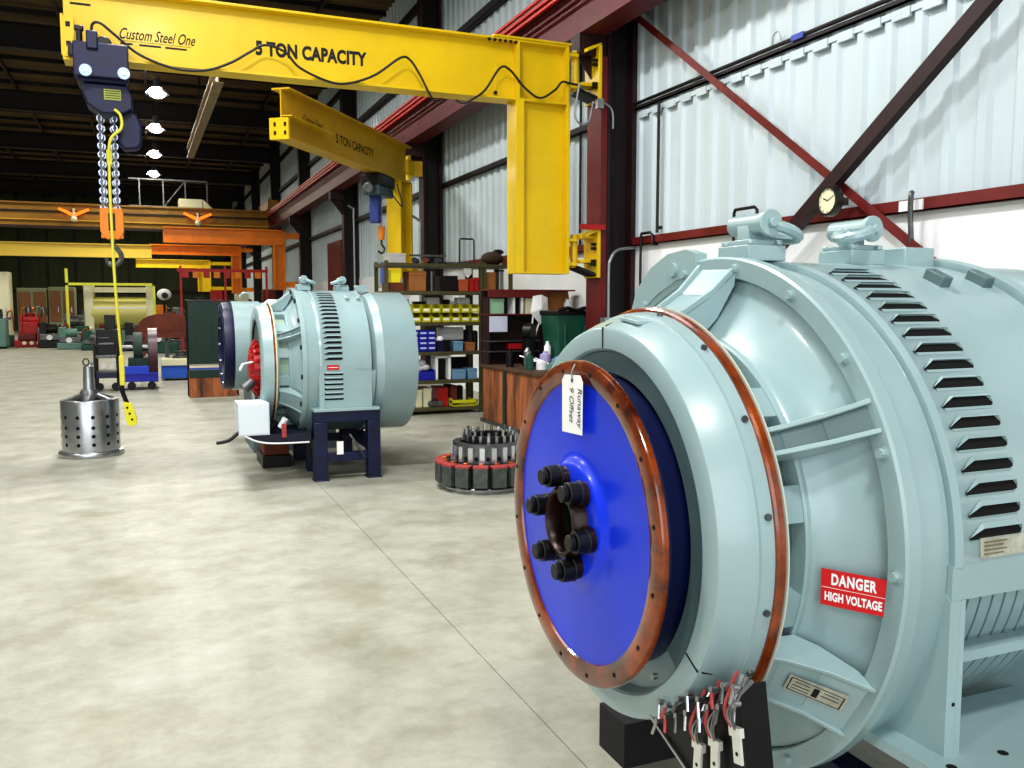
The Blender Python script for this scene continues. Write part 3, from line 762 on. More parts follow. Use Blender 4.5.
# mast in front of the wall column
m=MB(); m.box(5.062,5.145,BY-.18,BY+.18,0,4.54,MAROON)
one('mast_post',m,'red-brown mast post in front of the column, holding the near jib hinges','post')
m=MB(); m.box(4.78,5.10,BY-.24,BY-.185,2.50,2.56,REDP); one('red_stop_block',m,'bright red stop block above the lower jib hinge','stop block')
# festoon cable on boom
def by(px,pz,y=BY-.16): return (px,y,pz)
def zc(f): return BZ0+f*(BZ1-BZ0)
pts=[(-.416,4.1),(-.409,4.254),(-.339,4.281),(-.212,4.185),(.004,4.021),(.318,3.925),(.598,3.935),(.84,4.031),(1.037,4.16),(1.187,4.245),(1.386,4.197),(1.535,4.052),(1.843,3.94),(2.055,3.949),(2.327,4.059),(2.605,4.265),(2.717,4.256),(2.828,4.108),(2.963,3.874)]
m=MB(); m.tube(bez([by(a,b) for a,b in pts]+[(3.06,BY-.12,3.86),(3.12,BY-.05,3.9)]),.013,CABLEB,8)
m.tube(bez([(3.28,BY-.05,3.90),(3.34,BY-.12,3.86)]+[by(a,b) for a,b in ((3.432,3.90),(3.589,4.017),(3.771,4.277),(3.894,4.267),(4.08,4.085),(4.27,3.989),(4.461,4.097),(4.551,4.196),(4.655,4.19),(4.76,4.18))]),.013,CABLEB,8)
m.tube(bez([by(a,b,BY-.2) for a,b in ((4.76,4.2),(4.72,3.98),(4.70,3.82),(4.78,3.72),(4.88,3.76),(4.92,3.9),(4.94,4.0))]),.012,GALV,8)
m.tube(bez([(5.0,BY-.22,3.98),(5.1,BY-.22,3.98),(5.19,BY-.22,3.9),(5.2,BY-.22,3.7)]),.012,GALV,8)
m.box(4.98,5.06,BY-.25,BY-.185,3.92,4.03,GALV)
one('festoon_cable',m,'black power cable looping along the near yellow boom','cable')
# hoist
hx=-.35; hy=BY
h=thing('chain_hoist','dark blue chain hoist hanging from the near end of the long yellow boom','hoist',(hx,hy,3.5))
m=MB(); m.box(-.58,-.10,hy-.27,hy-.15,3.75,4.07,HOISTB); m.box(-.56,-.12,hy+.15,hy+.2,3.75,4.05,HOISTB)
m.cyl((-.31,hy-.18,4.07),(-.31,hy-.26,4.07),.07,BLACK,16); m.box(-.46,-.36,hy-.3,hy-.2,4.0,4.17,HOISTB); m.cyl((-.52,hy-.22,4.0),(-.52,hy-.22,4.21),.03,BLACK,10); m.box(-.56,-.48,hy-.25,hy-.19,4.17,4.22,BLACK)
m.box(-.62,-.50,hy-.25,hy-.16,3.93,4.05,BLACK)
m.box(-.56,-.12,hy-.2,hy+.2,3.72,3.78,HOISTB); obj('trolley',m,h,.012)
for x in (-.475,-.145):
    m=MB(); m.cyl((x,hy-.27,3.80),(x,hy-.3,3.80),.055,pm('pale_wheel_cap',(170,190,225),.35,.3),20); m.cyl((x,hy-.3,3.80),(x,hy-.31,3.80),.02,STEEL,12); obj('trolley_wheel',m,h)
m=MB(); m.prism([(-.50,hy-.16,3.72),(-.12,hy-.16,3.72),(-.08,hy-.16,3.62),(-.08,hy-.16,3.50),(-.16,hy-.16,3.45),(-.36,hy-.16,3.44),(-.48,hy-.16,3.52),(-.52,hy-.16,3.64)],(0,.32,0),HOISTB); bd=obj('motor_housing',m,h,.015)
m=MB(); m.box(-.33,-.18,hy-.165,hy-.16,3.57,3.67,YCAB); 
for k in range(4): m.box(-.32,-.19,hy-.1665,hy-.165,3.585+.022*k,3.592+.022*k,INK)
obj('rating_plate',m,bd)
m=MB(); m.prism([(-.21,hy-.08,3.50),(-.12,hy-.08,3.53),(-.04,hy-.08,3.46),(.0,hy-.08,3.35),(-.01,hy-.08,3.20),(-.04,hy-.08,3.14),(-.17,hy-.08,3.12),(-.22,hy-.08,3.18)],(0,.18,0),HOISTB); obj('chain_container',m,h,.02)
def chain(x,y,z0,z1,root,L=.05,w=.011,rr=.0045):
    m=MB(); z=z1; k=0
    while z>z0:
        pts=[]
        for i in range(10):
            a=2*PI*i/10; sx=w*math.cos(a); sz=(L*.42)*math.sin(a)
            pts.append(V(x+(sx if k%2 else 0),y+(0 if k%2 else sx),z+sz))
        m.tube(pts,rr,CHAIN,5,closed=True); z-=L*.66; k+=1
    return obj('lifting_chain',m,root)
for dxx,dy in ((-.385,-.02),(-.365,.05),(-.25,-.02),(-.27,.05)): chain(dxx,hy+dy,2.54,3.46,h,L=.066,w=.021,rr=.0095)
m=MB(); 
for s in (-1,1): m.prism([(-.40,hy+s*.05,2.55),(-.22,hy+s*.05,2.55),(-.205,hy+s*.05,2.5),(-.205,hy+s*.05,2.32),(-.25,hy+s*.05,2.25),(-.36,hy+s*.05,2.25),(-.415,hy+s*.05,2.32),(-.415,hy+s*.05,2.5)],(0,.015*s,0),ORANGE)
m.box(-.41,-.21,hy-.05,hy+.05,2.26,2.30,ORANGE); m.box(-.41,-.21,hy-.05,hy+.05,2.52,2.55,ORANGE); m.box(-.34,-.28,hy-.07,hy-.065,2.33,2.5,BLACK)
hb=obj('hook_block',m,h,.01)
m=MB(); hk=[(-.31,hy,2.26),(-.31,hy,2.20),(-.26,hy,2.14),(-.235,hy,2.08),(-.26,hy,2.02),(-.31,hy,1.995),(-.36,hy,2.02),(-.375,hy,2.07)]
m.tube(bez(hk),.02,STEELD,8,rs=[.024]*36+[.018]*7 if len(bez(hk))==43 else None); obj('hook',m,hb)
m=MB(); m.tube(bez([(-.24,hy-.17,3.48),(-.19,hy-.2,3.42),(-.19,hy-.2,3.3),(-.29,hy-.2,3.18),(-.31,hy-.15,2.9),(-.31,hy-.14,2.4),(-.30,hy-.14,1.8),(-.27,hy-.12,1.1)]),.014,CABLEY,8)
obj('pendant_cable',m,h)
m=MB(); m.box(-.33,-.28,hy-.17,hy-.12,2.95,3.1,CABLEY); obj('cable_clamp',m,h,.01)
m=MB(); m.box(-.295,-.245,hy-.145,hy-.115,.80,1.10,CABLEY); obj('cable_sleeve',m,h,.01)
m=MB(); m.tube(bez([(-.27,hy-.12,.83),(-.28,hy-.12,.77),(-.25,hy-.12,.66),(-.235,hy-.12,.62)]),.022,BLACK,8); m.cyl((-.31,hy-.12,.78),(-.27,hy-.12,.79),.02,BLACK,8); obj('strain_relief',m,h)
m=MB(); m.prism([(-.27,hy-.16,.64),(-.19,hy-.16,.62),(-.145,hy-.16,.45),(-.16,hy-.16,.40),(-.22,hy-.16,.39),(-.25,hy-.16,.44)],(0,.07,0),pm('pendant_yellow',(222,215,30),.4))
for k in range(3): m.cyl((-.235+.02*k,hy-.16,.58-.06*k),(-.235+.02*k,hy-.168,.58-.06*k),.012,BLACK,10)
obj('pendant_control',m,h,.01)

# ------------------------------------------------------------------ second jib crane (swung towards the camera)
E0=V(1.82,12.95,0); E1=V(4.72,16.85,0); d2=(E1-E0).normalized(); s2=V(d2.y,-d2.x,0)  # s2 points to +X/-Y side
def q2(t,s,z): return E0+d2*t+s2*s+V(0,0,z)
L2=(E1-E0).length; zb,zt=3.95,4.66
jc2=thing('jib_crane','second yellow jib crane, shorter and swung towards the camera with its end showing','jib crane',(4.6,16.25,2.))
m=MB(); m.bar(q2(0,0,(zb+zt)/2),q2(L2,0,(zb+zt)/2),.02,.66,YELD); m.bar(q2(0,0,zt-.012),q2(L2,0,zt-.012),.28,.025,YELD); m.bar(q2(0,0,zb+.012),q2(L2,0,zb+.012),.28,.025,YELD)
bm=obj('boom',m,jc2)
m=MB(); m.bar(q2(-.03,-.02,zb+.14),q2(.02,-.02,zb+.14),.30,.30,YEL); m.bar(q2(.0,.09,zb+.32),q2(1.3,.09,zb+.30),.16,.015,YEL)
for s in (-.08,.08): m.bar(q2(-.045,s,zb+.08),q2(-.03,s,zb+.08),.03,.05,INK); m.bar(q2(-.045,s,zb+.2),q2(-.03,s,zb+.2),.03,.05,INK)
obj('end_stop',m,jc2)
m=MB(); o=q2(1.75,.0115,zb+.26)
text(m,'5 TON CAPACITY',.2,o,d2,(0,0,1),INK,bold=.004,ext=.001,wide=.95)
obj('lettering',m,bm,smooth=0); m=MB()
text(m,'Custom Steel',.17,q2(.62,.0115,zb+.36),d2,(0,0,1),INK,shear=.3,ext=.001,wide=.7)
obj('lettering',m,bm,smooth=0)
m=MB(); m.bar(q2(L2-.62,0,2.12),q2(L2-.62,0,zb),.04,.28,YEL,up=s2); m.bar(q2(L2-.3,0,2.12),q2(L2-.3,0,zb),.6,.04,YELD,up=s2)
m=MB(); 
for tt,wd in ((L2-.60,.06),(L2-.02,.06)): m.obox(q2(tt,0,(2.12+zb)/2),d2*.03,s2*.14,V(0,0,(zb-2.12)/2),YEL)
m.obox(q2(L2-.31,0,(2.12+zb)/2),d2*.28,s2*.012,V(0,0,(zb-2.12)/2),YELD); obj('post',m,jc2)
for z in (4.2,2.25):
    m=MB(); m.bar((4.70,16.80,z+.1),(4.88,17.05,z+.1),.14,.26,YEL); m.obox(V(4.84,17.1,z+.1),V(.03,0,0),V(0,.15,0),V(0,0,.24),YEL); m.box(4.86,5.14,17.06,17.14,z-.05,z+.25,YELD); obj('hinge_bracket',m,jc2,.01)
# its hoist
pc=q2(L2*.72,0,0)
h2=thing('chain_hoist','dark hoist under the second yellow boom with orange hook block','hoist',(pc.x,pc.y,3.))
m=MB(); m.obox(V(pc.x,pc.y,3.82),d2*.32,s2*.2,V(0,0,.1),BLACK); m.obox(V(pc.x,pc.y,3.64),d2*.34,s2*.16,V(0,0,.09),pm('hoist_slate',(60,84,92),.4)); m.cyl(V(pc.x,pc.y,3.66)-d2*.45,V(pc.x,pc.y,3.66)-d2*.3,.1,STEELD,14); obj('motor_housing',m,h2,.02)
m=MB(); m.obox(V(pc.x-.06,pc.y,3.32),d2*.08,s2*.09,V(0,0,.24),pm('container_blue',(50,70,140),.5)); obj('chain_container',m,h2,.02)
chain(pc.x+.05,pc.y,2.98,3.56,h2,L=.07,w=.02,rr=.008)
m=MB(); m.cyl((pc.x+.05,pc.y,3.02),(pc.x+.05,pc.y,2.78),.07,ORANGE,12,r1=.05); hb=obj('hook_block',m,h2)
m=MB(); m.tube(bez([(pc.x+.05,pc.y,2.8),(pc.x+.05,pc.y,2.7),(pc.x+.1,pc.y,2.62),(pc.x+.05,pc.y,2.54),(pc.x-.02,pc.y,2.58)]),.018,BLACK,8); obj('hook',m,hb)
m=MB(); m.tube(bez([(pc.x+.35,pc.y,3.8),(pc.x+.45,pc.y,3.4),(pc.x+.3,pc.y,3.55),(pc.x+.2,pc.y,3.7)]),.012,CABLEB,8); obj('pendant_cable',m,h2)
m=MB(); m.box(5.05,5.12,19.7,20.6,2.0,3.35,pm('grey_panel_box',(150,165,155),.5)); m.box(5.03,5.05,19.9,20.2,2.1,2.6,pm('panel_blue_label',(70,90,180),.5)); m.box(5.12,5.5,19.9,20.3,2.3,2.6,GALV)
one('control_panel',m,'tall grey control panel with blue label on the wall below the second hoist','control panel',bevel=.01)

# ------------------------------------------------------------------ conduits, hooks, clock
def hookframe(y,z,lab,drop=.45,w=.26):
    m=MB(); x=5.48
    m.tube([(x,y+w/2,z-drop),(x,y+w/2,z+.02),(x-.01,y+w/2-.03,z+.05),(x-.01,y-w/2+.03,z+.05),(x,y-w/2,z+.02),(x,y-w/2,z-.1)],.016,CABLEB,8)
    m.cyl((x,y+w/2,z-drop),(x+.06,y+w/2,z-drop),.014,CABLEB,8); m.cyl((x,y-w/2,z-.09),(x+.07,y-w/2,z-.09),.014,CABLEB,8)
    return one('pipe_hook',m,lab,'pipe')
hookframe(9.06,2.40,'black bent pipe hooked over the maroon wall rail beside the dark column',.62,.26)
hookframe(7.2,2.50,'black bent pipe on wall rail behind the near generator lifting lug',.30,.36)
m=MB(); m.cyl((5.5,8.86,2.44),(5.5,8.86,3.93),.018,CABLEB,8); m.cyl((5.5,8.86,2.5),(5.56,8.86,2.5),.02,CABLEB,8); one('riser_pipe',m,'thin dark vertical pipe rising to the upper rail beside the column','pipe')
m=MB(); m.tube(bez([(5.46,5.13,2.46),(5.42,5.10,2.44),(5.43,5.11,2.3),(5.44,5.10,2.08)]),.02,STEELD,8); m.box(5.485,5.498,5.05,5.28,2.33,2.41,WHITE); one('wall_strap',m,'short grey strap looped over the maroon rail at right','strap')
m=MB(); m.tube(bez([(5.14,9.36,1.4),(5.14,9.36,2.0),(5.16,9.36,2.14),(5.26,9.37,2.26),(5.52,9.4,2.30)]),.018,GALV,10); m.box(5.06,5.22,9.3,9.42,1.28,1.45,GALV); one('conduit_pipe',m,'galvanised conduit bending up beside the red-brown mast post','pipe')
for i,(x,y,z0_,z1_) in enumerate(((5.02,16.9,1.5,3.3),(4.95,22.6,2.,4.1))):
    m=MB(); m.tube(bez([(x,y,z0_),(x,y,z1_-.2),(x,y,z1_-.05),(x-.15,y,z1_+.05)]),.025,GALV,8); m.cyl((x,y,z0_),(x+.2,y,z0_),.02,GALV,8)
    one('conduit_pipe',m,['grey conduit rising beside the second jib crane post','grey curved conduit in front of the third dark column'][i],'pipe')
for i,y in enumerate((10.9,11.65)):
    m=MB(); m.cyl((5.53,y,2.42),(5.53,y,5.0 if i==0 else 4.9),.018,CABLEB,8); one('riser_pipe',m,['thin dark riser pipe on the wall just left of the yellow jib post','thin dark riser pipe on the wall above the storage racks'][i],'pipe')
ck=thing('wall_clock','round wall clock with white face and dark rim by the crossed braces','clock',(5.27,5.78,2.46))
def ckp(r,a,x): return V(x,5.78-r*math.sin(R_(a)),2.46+r*math.cos(R_(a)))
m=MB(); m.rev([(0,.001),(0,.105)],(5.225,5.78,2.46),CREAM,n=40); obj('clock_face',m,ck)
m=MB(); m.rev([(0,.103),(-.02,.105),(-.02,.125),(0,.13),(.05,.13),(.05,0.001)],(5.225,5.78,2.46),pm('clock_rim',(48,44,40),.3,.4),n=40); obj('clock_rim',m,ck)
m=MB()
for l,a,w in ((.075,62,.006),(.055,-65,.009)): m.bar(ckp(0,a,5.222),ckp(l,a,5.222),w,.002,INK,up=V(1,0,0))
for k in range(12): m.bar(ckp(.085,30*k,5.222),ckp(.097,30*k,5.222),.005,.002,INK,up=V(1,0,0))
obj('clock_hands',m,ck)
m=MB(); m.box(5.27,5.42,5.75,5.81,2.43,2.49,STEELD); obj('clock_mount',m,ck)

# ------------------------------------------------------------------ rotor hub on floor
rx,ry=-.62,10.3
t=thing('rotor_hub','bare steel perforated rotor hub standing upright on the open floor','rotor hub',(rx,ry,0))
m=MB(); m.rev([(0,.27),(0,.318),(.012,.322),(.045,.322),(.055,.315),(.06,.285),(.59,.285),(.60,.28),(.60,.20)],(rx,ry,0),STEEL,'Z',n=72)
m.rev([(.60,.20),(.57,.18),(.57,.06)],(rx,ry,0),STEELD,'Z',n=48)
body=obj('drum',m,t)
m=MB()
for k in range(12):
    a=R_(-112+30*k)
    for z in (.14,.23,.32,.43):
        d=V(math.cos(a),math.sin(a),0); p=V(rx,ry,z)+d*.2852; m.cyl(p-d*.001,p+d*.0006,.02,HOLE,12)
obj('drilled_holes',m,body)
m=MB()
for k in range(6):
    a=R_(-95+60*k); d=V(math.cos(a),math.sin(a),0)
    m.bar(V(rx,ry,.66)+d*.06,V(rx,ry,.59)+d*.25,.05,.03,STEEL)
m.rev([(.57,.11),(.66,.10),(.70,.075)],(rx,ry,0),STEELD,'Z',n=32); obj('spider',m,t)
m=MB(); m.rev([(.57,.075),(.69,.073),(.70,.06),(.95,.052),(.955,.04),(.955,.001)],(rx,ry,0),STEEL,'Z',n=32); obj('shaft',m,t)
m=MB(); m.tube([V(rx-.02+.03*math.cos(2*PI*i/14),ry,.995+.035*math.sin(2*PI*i/14)) for i in range(14)],.007,BLACK,6,closed=True); m.cyl((rx+.03,ry,.95),(rx+.035,ry,1.0),.01,STEEL,8); obj('lifting_eye',m,t)

# ------------------------------------------------------------------ pole wheel with brush rings on floor
wx,wy=2.70,7.17
t=thing('pole_wheel','wound pole wheel with red insulation lying flat on the floor behind the blue disc','pole wheel',(wx,wy,0))
m=MB(); m.rev([(.0,.30),(.0,.375),(.035,.38),(.045,.37),(.05,.30)],(wx,wy,0),STEEL,'Z',n=64); obj('base_ring',m,t)
m=MB(); m.rev([(.05,.30),(.05,.36),(.24,.37),(.24,.25),(.05,.25)],(wx,wy,0),BLACK,'Z',n=64); core=obj('core_ring',m,t)
for k in range(16):
    a=R_(-92+22.5*k); d=V(math.cos(a),math.sin(a),0); s=V(-math.sin(a),math.cos(a),0)
    m=MB(); m.obox(V(wx,wy,.145)+d*.40,d*.03,s*.062,V(0,0,.085),pm('pole_lamination',(92,98,96),.5,.4,20,.4)); p=obj('pole',m,core,.006)
    m=MB(); m.obox(V(wx,wy,.235)+d*.39,d*.04,s*.066,V(0,0,.012),PINK); m.obox(V(wx,wy,.25)+d*.35,d*.02,s*.02,V(0,0,.012),COPPER); obj('coil_end',m,p,.005)
m=MB(); m.rev([(.24,.22),(.24,.29),(.40,.285),(.40,.22),(.24,.22)],(wx+.02,wy+.03,0),STEELD,'Z',n=64)
for k in range(18):
    a=R_(-95+20*k); d=V(math.cos(a),math.sin(a),0); s=V(-math.sin(a),math.cos(a),0)
    m.obox(V(wx+.02,wy+.03,.31)+d*.29,d*.012,s*.022,V(0,0,.065),pm('bright_bar',(214,220,226),.25,.8))
    m.cyl(V(wx+.02,wy+.03,.28)+d*.288+s*.05,V(wx+.02,wy+.03,.28)+d*.292+s*.05,.018,HOLE,10)
obj('slip_ring',m,t)
m=MB(); m.rev([(.40,.17),(.40,.235),(.45,.235),(.45,.17),(.40,.17)],(wx+.09,wy+.08,0),BLACK,'Z',n=48)
for k in range(22):
    a=R_(16.4*k); d=V(math.cos(a),math.sin(a),0)
    m.cyl(V(wx+.09,wy+.08,.45)+d*.22,V(wx+.09,wy+.08,.485+.012*(k%3))+d*.225,.014,STEEL if k%2 else STEELD,8)
    m.obox(V(wx+.09,wy+.08,.43)+d*.24,d*.012,V(-math.sin(a),math.cos(a),0)*.012,V(0,0,.03),STEEL)
obj('brush_ring',m,t)

# ------------------------------------------------------------------ storage racks
RY=12.2
def rack(x0,x1,zs,label,yd=.6):
    t=thing('storage_rack',label,'rack',((x0+x1)/2,RY+yd/2,0),'steel storage racks by the wall')
    for x in (x0,x1):
        for y in (RY,RY+yd):
            m=MB(); m.box(x-.025,x-.019,y,y+.05,0,zs[-1]+.03,OLIVE); m.box(x-.025,x+.025,y,y+.006,0,zs[-1]+.03,OLIVE); obj('post',m,t)
    for z in zs:
        m=MB(); m.box(x0-.03,x1+.03,RY-.01,RY+yd+.06,z-.05,z,OLIVE); obj('shelf',m,t,.003)
    return t
SZ=[.10,.50,.92,1.35,1.80,2.20]
rack(3.13,4.56,SZ,'olive steel storage rack full of bins behind the second generator')
rack(4.62,5.04,[1.82,2.20],'narrow olive rack bay right of the bin rack, beside the jib post')
def sitbox(name,x0,x1,z,h,mat,label,cat,y0=RY+.03,d=.35,lid=None,group=None,open_=False):
    m=MB()
    if open_:
        w=.012; m.box(x0,x1,y0,y0+d,z,z+.01,mat); m.box(x0,x0+w,y0,y0+d,z,z+h,mat); m.box(x1-w,x1,y0,y0+d,z,z+h,mat); m.box(x0,x1,y0+d-w,y0+d,z,z+h,mat); m.box(x0,x1,y0,y0+w,z,z+h*.8,mat)
    else:
        m.box(x0,x1,y0,y0+d,z,z+h,mat); m.box(x0-.004,x1+.004,y0-.004,y0+d+.004,z+h*.8,z+h+.004,lid or mat)
    return one(name,m,label,cat,group,bevel=.004)
# yellow bins, two rows of eight
bw=.125
def bin_(mat,x,z,w,h,d,label,group,y=RY+.02):
    t=thing('storage_bin',label,'bin',(x,y,z),group)
    m=MB(); k=.008
    m.box(x-w/2,x+w/2,y,y+d,z,z+k,mat); m.box(x-w/2,x-w/2+k,y+.04,y+d,z,z+h,mat); m.box(x+w/2-k,x+w/2,y+.04,y+d,z,z+h,mat); m.box(x-w/2,x+w/2,y+d-k,y+d,z,z+h,mat)
    m.box(x-w/2,x+w/2,y,y+k,z,z+h*.55,mat)
    m.prism([(x-w/2,y,z),(x-w/2,y,z+h*.55),(x-w/2,y+.06,z+h),(x-w/2,y+.06,z)],(k,0,0),mat); m.prism([(x+w/2-k,y,z),(x+w/2-k,y,z+h*.55),(x+w/2-k,y+.06,z+h),(x+w/2-k,y+.06,z)],(k,0,0),mat)
    obj('bin_shell',m,t)
    m=MB(); m.box(x-w*.3,x+w*.3,y-.003,y,z+h*.2,z+h*.45,PAPER); obj('label_card',m,t)
    m=MB(); m.box(x-w/2+k,x+w/2-k,y+.03,y+d-.02,z+h*.3,z+h*.5,BLACK); obj('contents',m,t)
    return t
proto=None
for row in range(2):
    for k in range(8):
        x=3.42+.15*k; z=1.352+.135*row
        lab='yellow plastic bin in the %s row of eight, %s'%(('lower','upper')[row],['leftmost beside the grey drum','second from the left','third from the left','fourth from the left','fifth from the left','sixth from the left','second from the right','rightmost beside the rack post'][k])
        if proto is None: proto=bin_(BINY,x,z,.135,.125,.3,lab,'yellow bins on the middle shelf')
        else: dup(proto,(x,RY+.02,z),lab)
random.seed(3)
cl=[('white',PAPER),('black',BLACK),('silver',STEEL),('brown',CARD)]
sp=[(3.36,.13,1,'black'),(3.50,.10,2,'silver'),(3.72,.16,1,'black'),(3.92,.2,0,'white'),(4.12,.13,1,'black'),(4.22,.12,0,'white'),(4.40,.2,0,'white')]
for i,(x,w,ci,cn) in enumerate(sp):
    m=MB(); m.box(x-w/2,x+w/2,RY+.34,RY+.5,1.352,1.352+.36-.03*(i%3),cl[ci][1]); m.box(x-w/2-.005,x+w/2+.005,RY+.335,RY+.505,1.352+.28,1.352+.3,cl[ci][1])
    one('parts_carton',m,cn+' carton standing behind the yellow bins, '+['at far left','second from left','third from left','fourth from left','third from right','second from right','at far right'][i],'carton',bevel=.006)
# blue drawer cabinet
t=thing('drawer_cabinet','small blue drawer cabinet with white labels on the shelf below the yellow bins','drawer cabinet',(3.66,RY+.15,.92))
m=MB(); m.box(3.47,3.86,RY+.03,RY+.33,.922,1.235,BINB); obj('cabinet_body',m,t,.004)
for r in range(4):
    for k in range(3):
        m=MB(); x=3.535+.13*k; z=.945+.073*r; m.box(x-.058,x+.058,RY+.015,RY+.03,z-.01,z+.05,BINB); dr=obj('drawer',m,t,.003)
        m=MB(); m.box(x-.045,x+.045,RY+.011,RY+.015,z+.018,z+.042,pm('drawer_label',(190,200,240),.6)); obj('label_card',m,dr)
sitbox('parts_box',3.92,4.08,.922,.16,BLACK,'black parts box right of the blue drawer cabinet','box')
m=MB(); m.sphere((3.93,RY+.06,1.1),.06,RAG,10,(1,.7,.8)); m.box(3.88,3.98,RY+.02,RY+.1,.922,1.08,NAVY); one('parts_box',m,'navy box with crumpled white cloth on top, beside the drawers','box')
sitbox('paper_stack',4.02,4.38,1.08,.18,PAPER,'white paper bundle near the back of the drawer shelf','papers',y0=RY+.3,d=.2)
sitbox('parts_box',4.14,4.28,.922,.14,LTBLUE,'pale blue parts box on the drawer shelf','box')
sitbox('parts_box',4.33,4.47,.922,.12,CARD,'tan parts box at right end of drawer shelf','box')
sitbox('parts_box',4.12,4.5,.922,.3,NAVY,'dark navy crate at the back of the drawer shelf','box',y0=RY+.42,d=.15)
# shelf .50
sitbox('plastic_crate',3.56,3.84,.502,.16,BINB,'blue plastic crate with white bags on the lower shelf','crate',open_=True)
for i,(x,z) in enumerate(((3.63,.66),(3.74,.68),(3.68,.75))):
    m=MB(); m.sphere((x,RY+.2,z),.075,RAG,10,(1,.9,.7)); one('parts_bag',m,['left white bag lying in the blue crate','right white bag lying in the blue crate','topmost white bag heaped on the blue crate'][i],'bag')
m=MB(); m.box(3.86,3.90,RY+.05,RY+.3,.502,.84,PAPER); m.box(3.86,4.1,RY+.05,RY+.3,.82,.86,PAPER); m.box(4.06,4.1,RY+.05,RY+.3,.502,.84,PAPER); m.box(3.9,4.06,RY+.2,RY+.3,.502,.8,BLACK); one('equipment_frame',m,'white arch frame with dark centre beside the blue crate','frame',bevel=.006)
sitbox('parts_box',4.12,4.32,.502,.14,LTBLUE,'light blue-grey box on the lower shelf beside the white arch','box')
sitbox('parts_box',4.36,4.5,.502,.15,LTBLUE,'light blue-grey box at right end of the lower shelf','box')
sitbox('parts_box',4.14,4.5,.502,.3,BLACK,'black case behind the two light blue boxes','box',y0=RY+.4,d=.17)
# shelf .10
for i,(x0,x1,h,mat,lab) in enumerate(((3.36,3.5,.16,BLACK,'black lump of castings at left of the bottom shelf'),(3.56,3.66,.26,CREAM,'cream box on the bottom shelf, left one'),(3.68,3.8,.28,CREAM,'cream box on the bottom shelf, right one'),(3.9,4.06,.28,REDP,'red parts box standing on the bottom shelf'),(4.1,4.2,.3,WOODR,'brown parts box beside the red one'))):
    sitbox('parts_box',x0,x1,.102,h,mat,lab,'box',y0=RY+.08)
m=MB(); m.box(4.08,4.5,RY+.01,RY+.07,.15,.19,BINY); m.box(4.08,4.5,RY+.01,RY+.4,.102,.115,BINY); m.box(4.08,4.10,RY+.01,RY+.4,.102,.22,BINY); m.box(4.48,4.5,RY+.01,RY+.4,.102,.19,BINY); one('parts_tray',m,'yellow-green tray on the bottom shelf at right','tray')
m=MB(); 
for k in range(3): m.cyl((3.78+.07*k,RY+.05,.15),(3.84+.07*k,RY+.2,.17),.045,STEELD,12)
one('steel_casting',m,'grey cylindrical castings lying at middle of the bottom shelf','casting')
# shelf 1.80
sitbox('parts_box',3.2,3.34,1.92,.17,pm('bright_yellow_box',(235,220,20),.5),'bright yellow box at the left end of the upper shelf','box'); 
m=MB(); m.box(3.16,3.38,RY+.03,RY+.4,1.802,1.918,WOODR); one('parts_box',m,'dark brown box beneath the bright yellow one','box')
sitbox('cardboard_box',3.47,3.72,1.802,.28,CARD,'brown cardboard box on the upper shelf beside the yellow box','box')
m=MB(); m.cyl((3.84,RY+.15,1.802),(3.84,RY+.15,2.09),.045,STEELD,16); m.cyl((3.84,RY+.15,2.05),(3.84,RY+.15,2.1),.02,BLACK,10); one('gas_bottle',m,'slim grey canister on the upper shelf','canister')
sitbox('parts_box',3.93,4.2,1.802,.22,BLACK,'black case in the middle of the upper shelf','box')
sitbox('cardboard_box',4.22,4.37,1.802,.17,pm('orange_brown_box',(170,80,40),.6),'orange-brown box on the upper shelf','box')
sitbox('parts_box',4.39,4.45,1.802,.18,REDP,'narrow red box on the upper shelf, left of two','box'); sitbox('parts_box',4.465,4.53,1.802,.2,REDP,'narrow red box on the upper shelf, right of two','box')
sitbox('cardboard_box',4.66,4.8,1.822,.26,CARD,'cardboard box in the narrow rack bay','box')
m=MB(); m.cyl((4.92,RY+.15,1.822),(4.92,RY+.15,2.1),.055,GALV,16); m.cyl((4.92,RY+.15,2.1),(4.92,RY+.15,2.13),.06,BLACK,16); one('paint_can',m,'grey canister in the narrow rack bay','canister')
m=MB(); m.prism([(4.3,RY+.03,2.06),(4.42,RY+.03,2.06),(4.36,RY+.03,2.0)],(0,.02,0),PAPER); m.box(4.3,4.42,RY+.03,RY+.06,2.05,2.14,PAPER); one('hanging_paper',m,'white paper hanging under the top shelf','paper')
# top shelf 2.20
sitbox('parts_box',3.18,3.42,2.202,.13,pm('pale_grey_box',(190,190,190),.6),'pale grey box on top of the rack at left','box')
m=MB()
for k in range(3): m.cyl((3.55+.17*k,RY+.05,2.245),(3.68+.17*k,RY+.35,2.245),.042,[BLACK,WOODR,BLACK][k],12)
m.box(3.5,4.05,RY+.1,RY+.13,2.30,2.33,STEELD); one('pipe_fittings',m,'dark pipe fittings lying on top of the rack','pipe fittings')
m=MB(); m.tube([(4.29,RY+.2,2.2),(4.29,RY+.2,2.56),(4.31,RY+.2,2.58),(4.5,RY+.2,2.58),(4.52,RY+.2,2.56),(4.52,RY+.2,2.2)],.012,BLACK,8); m.box(4.05,4.5,RY+.1,RY+.35,2.202,2.23,STEELD); one('tool_frame',m,'upright black U-shaped bar frame on top of the rack','frame')
m=MB(); m.sphere((4.83,RY+.25,2.30),.14,pm('brown_bag_cloth',(66,50,34),.8),10,(1.25,1,.75)); m.sphere((4.93,RY+.25,2.40),.06,BLACK,8,(1.5,1,.7)); one('canvas_bag',m,'dark brown canvas bag on top of the narrow bay','bag')
m=MB(); m.cyl((5.0,RY+.1,2.25),(5.06,RY+.3,2.25),.05,MAROON,12); one('pipe_fittings',m,'maroon roll at the right end of the rack top','roll')

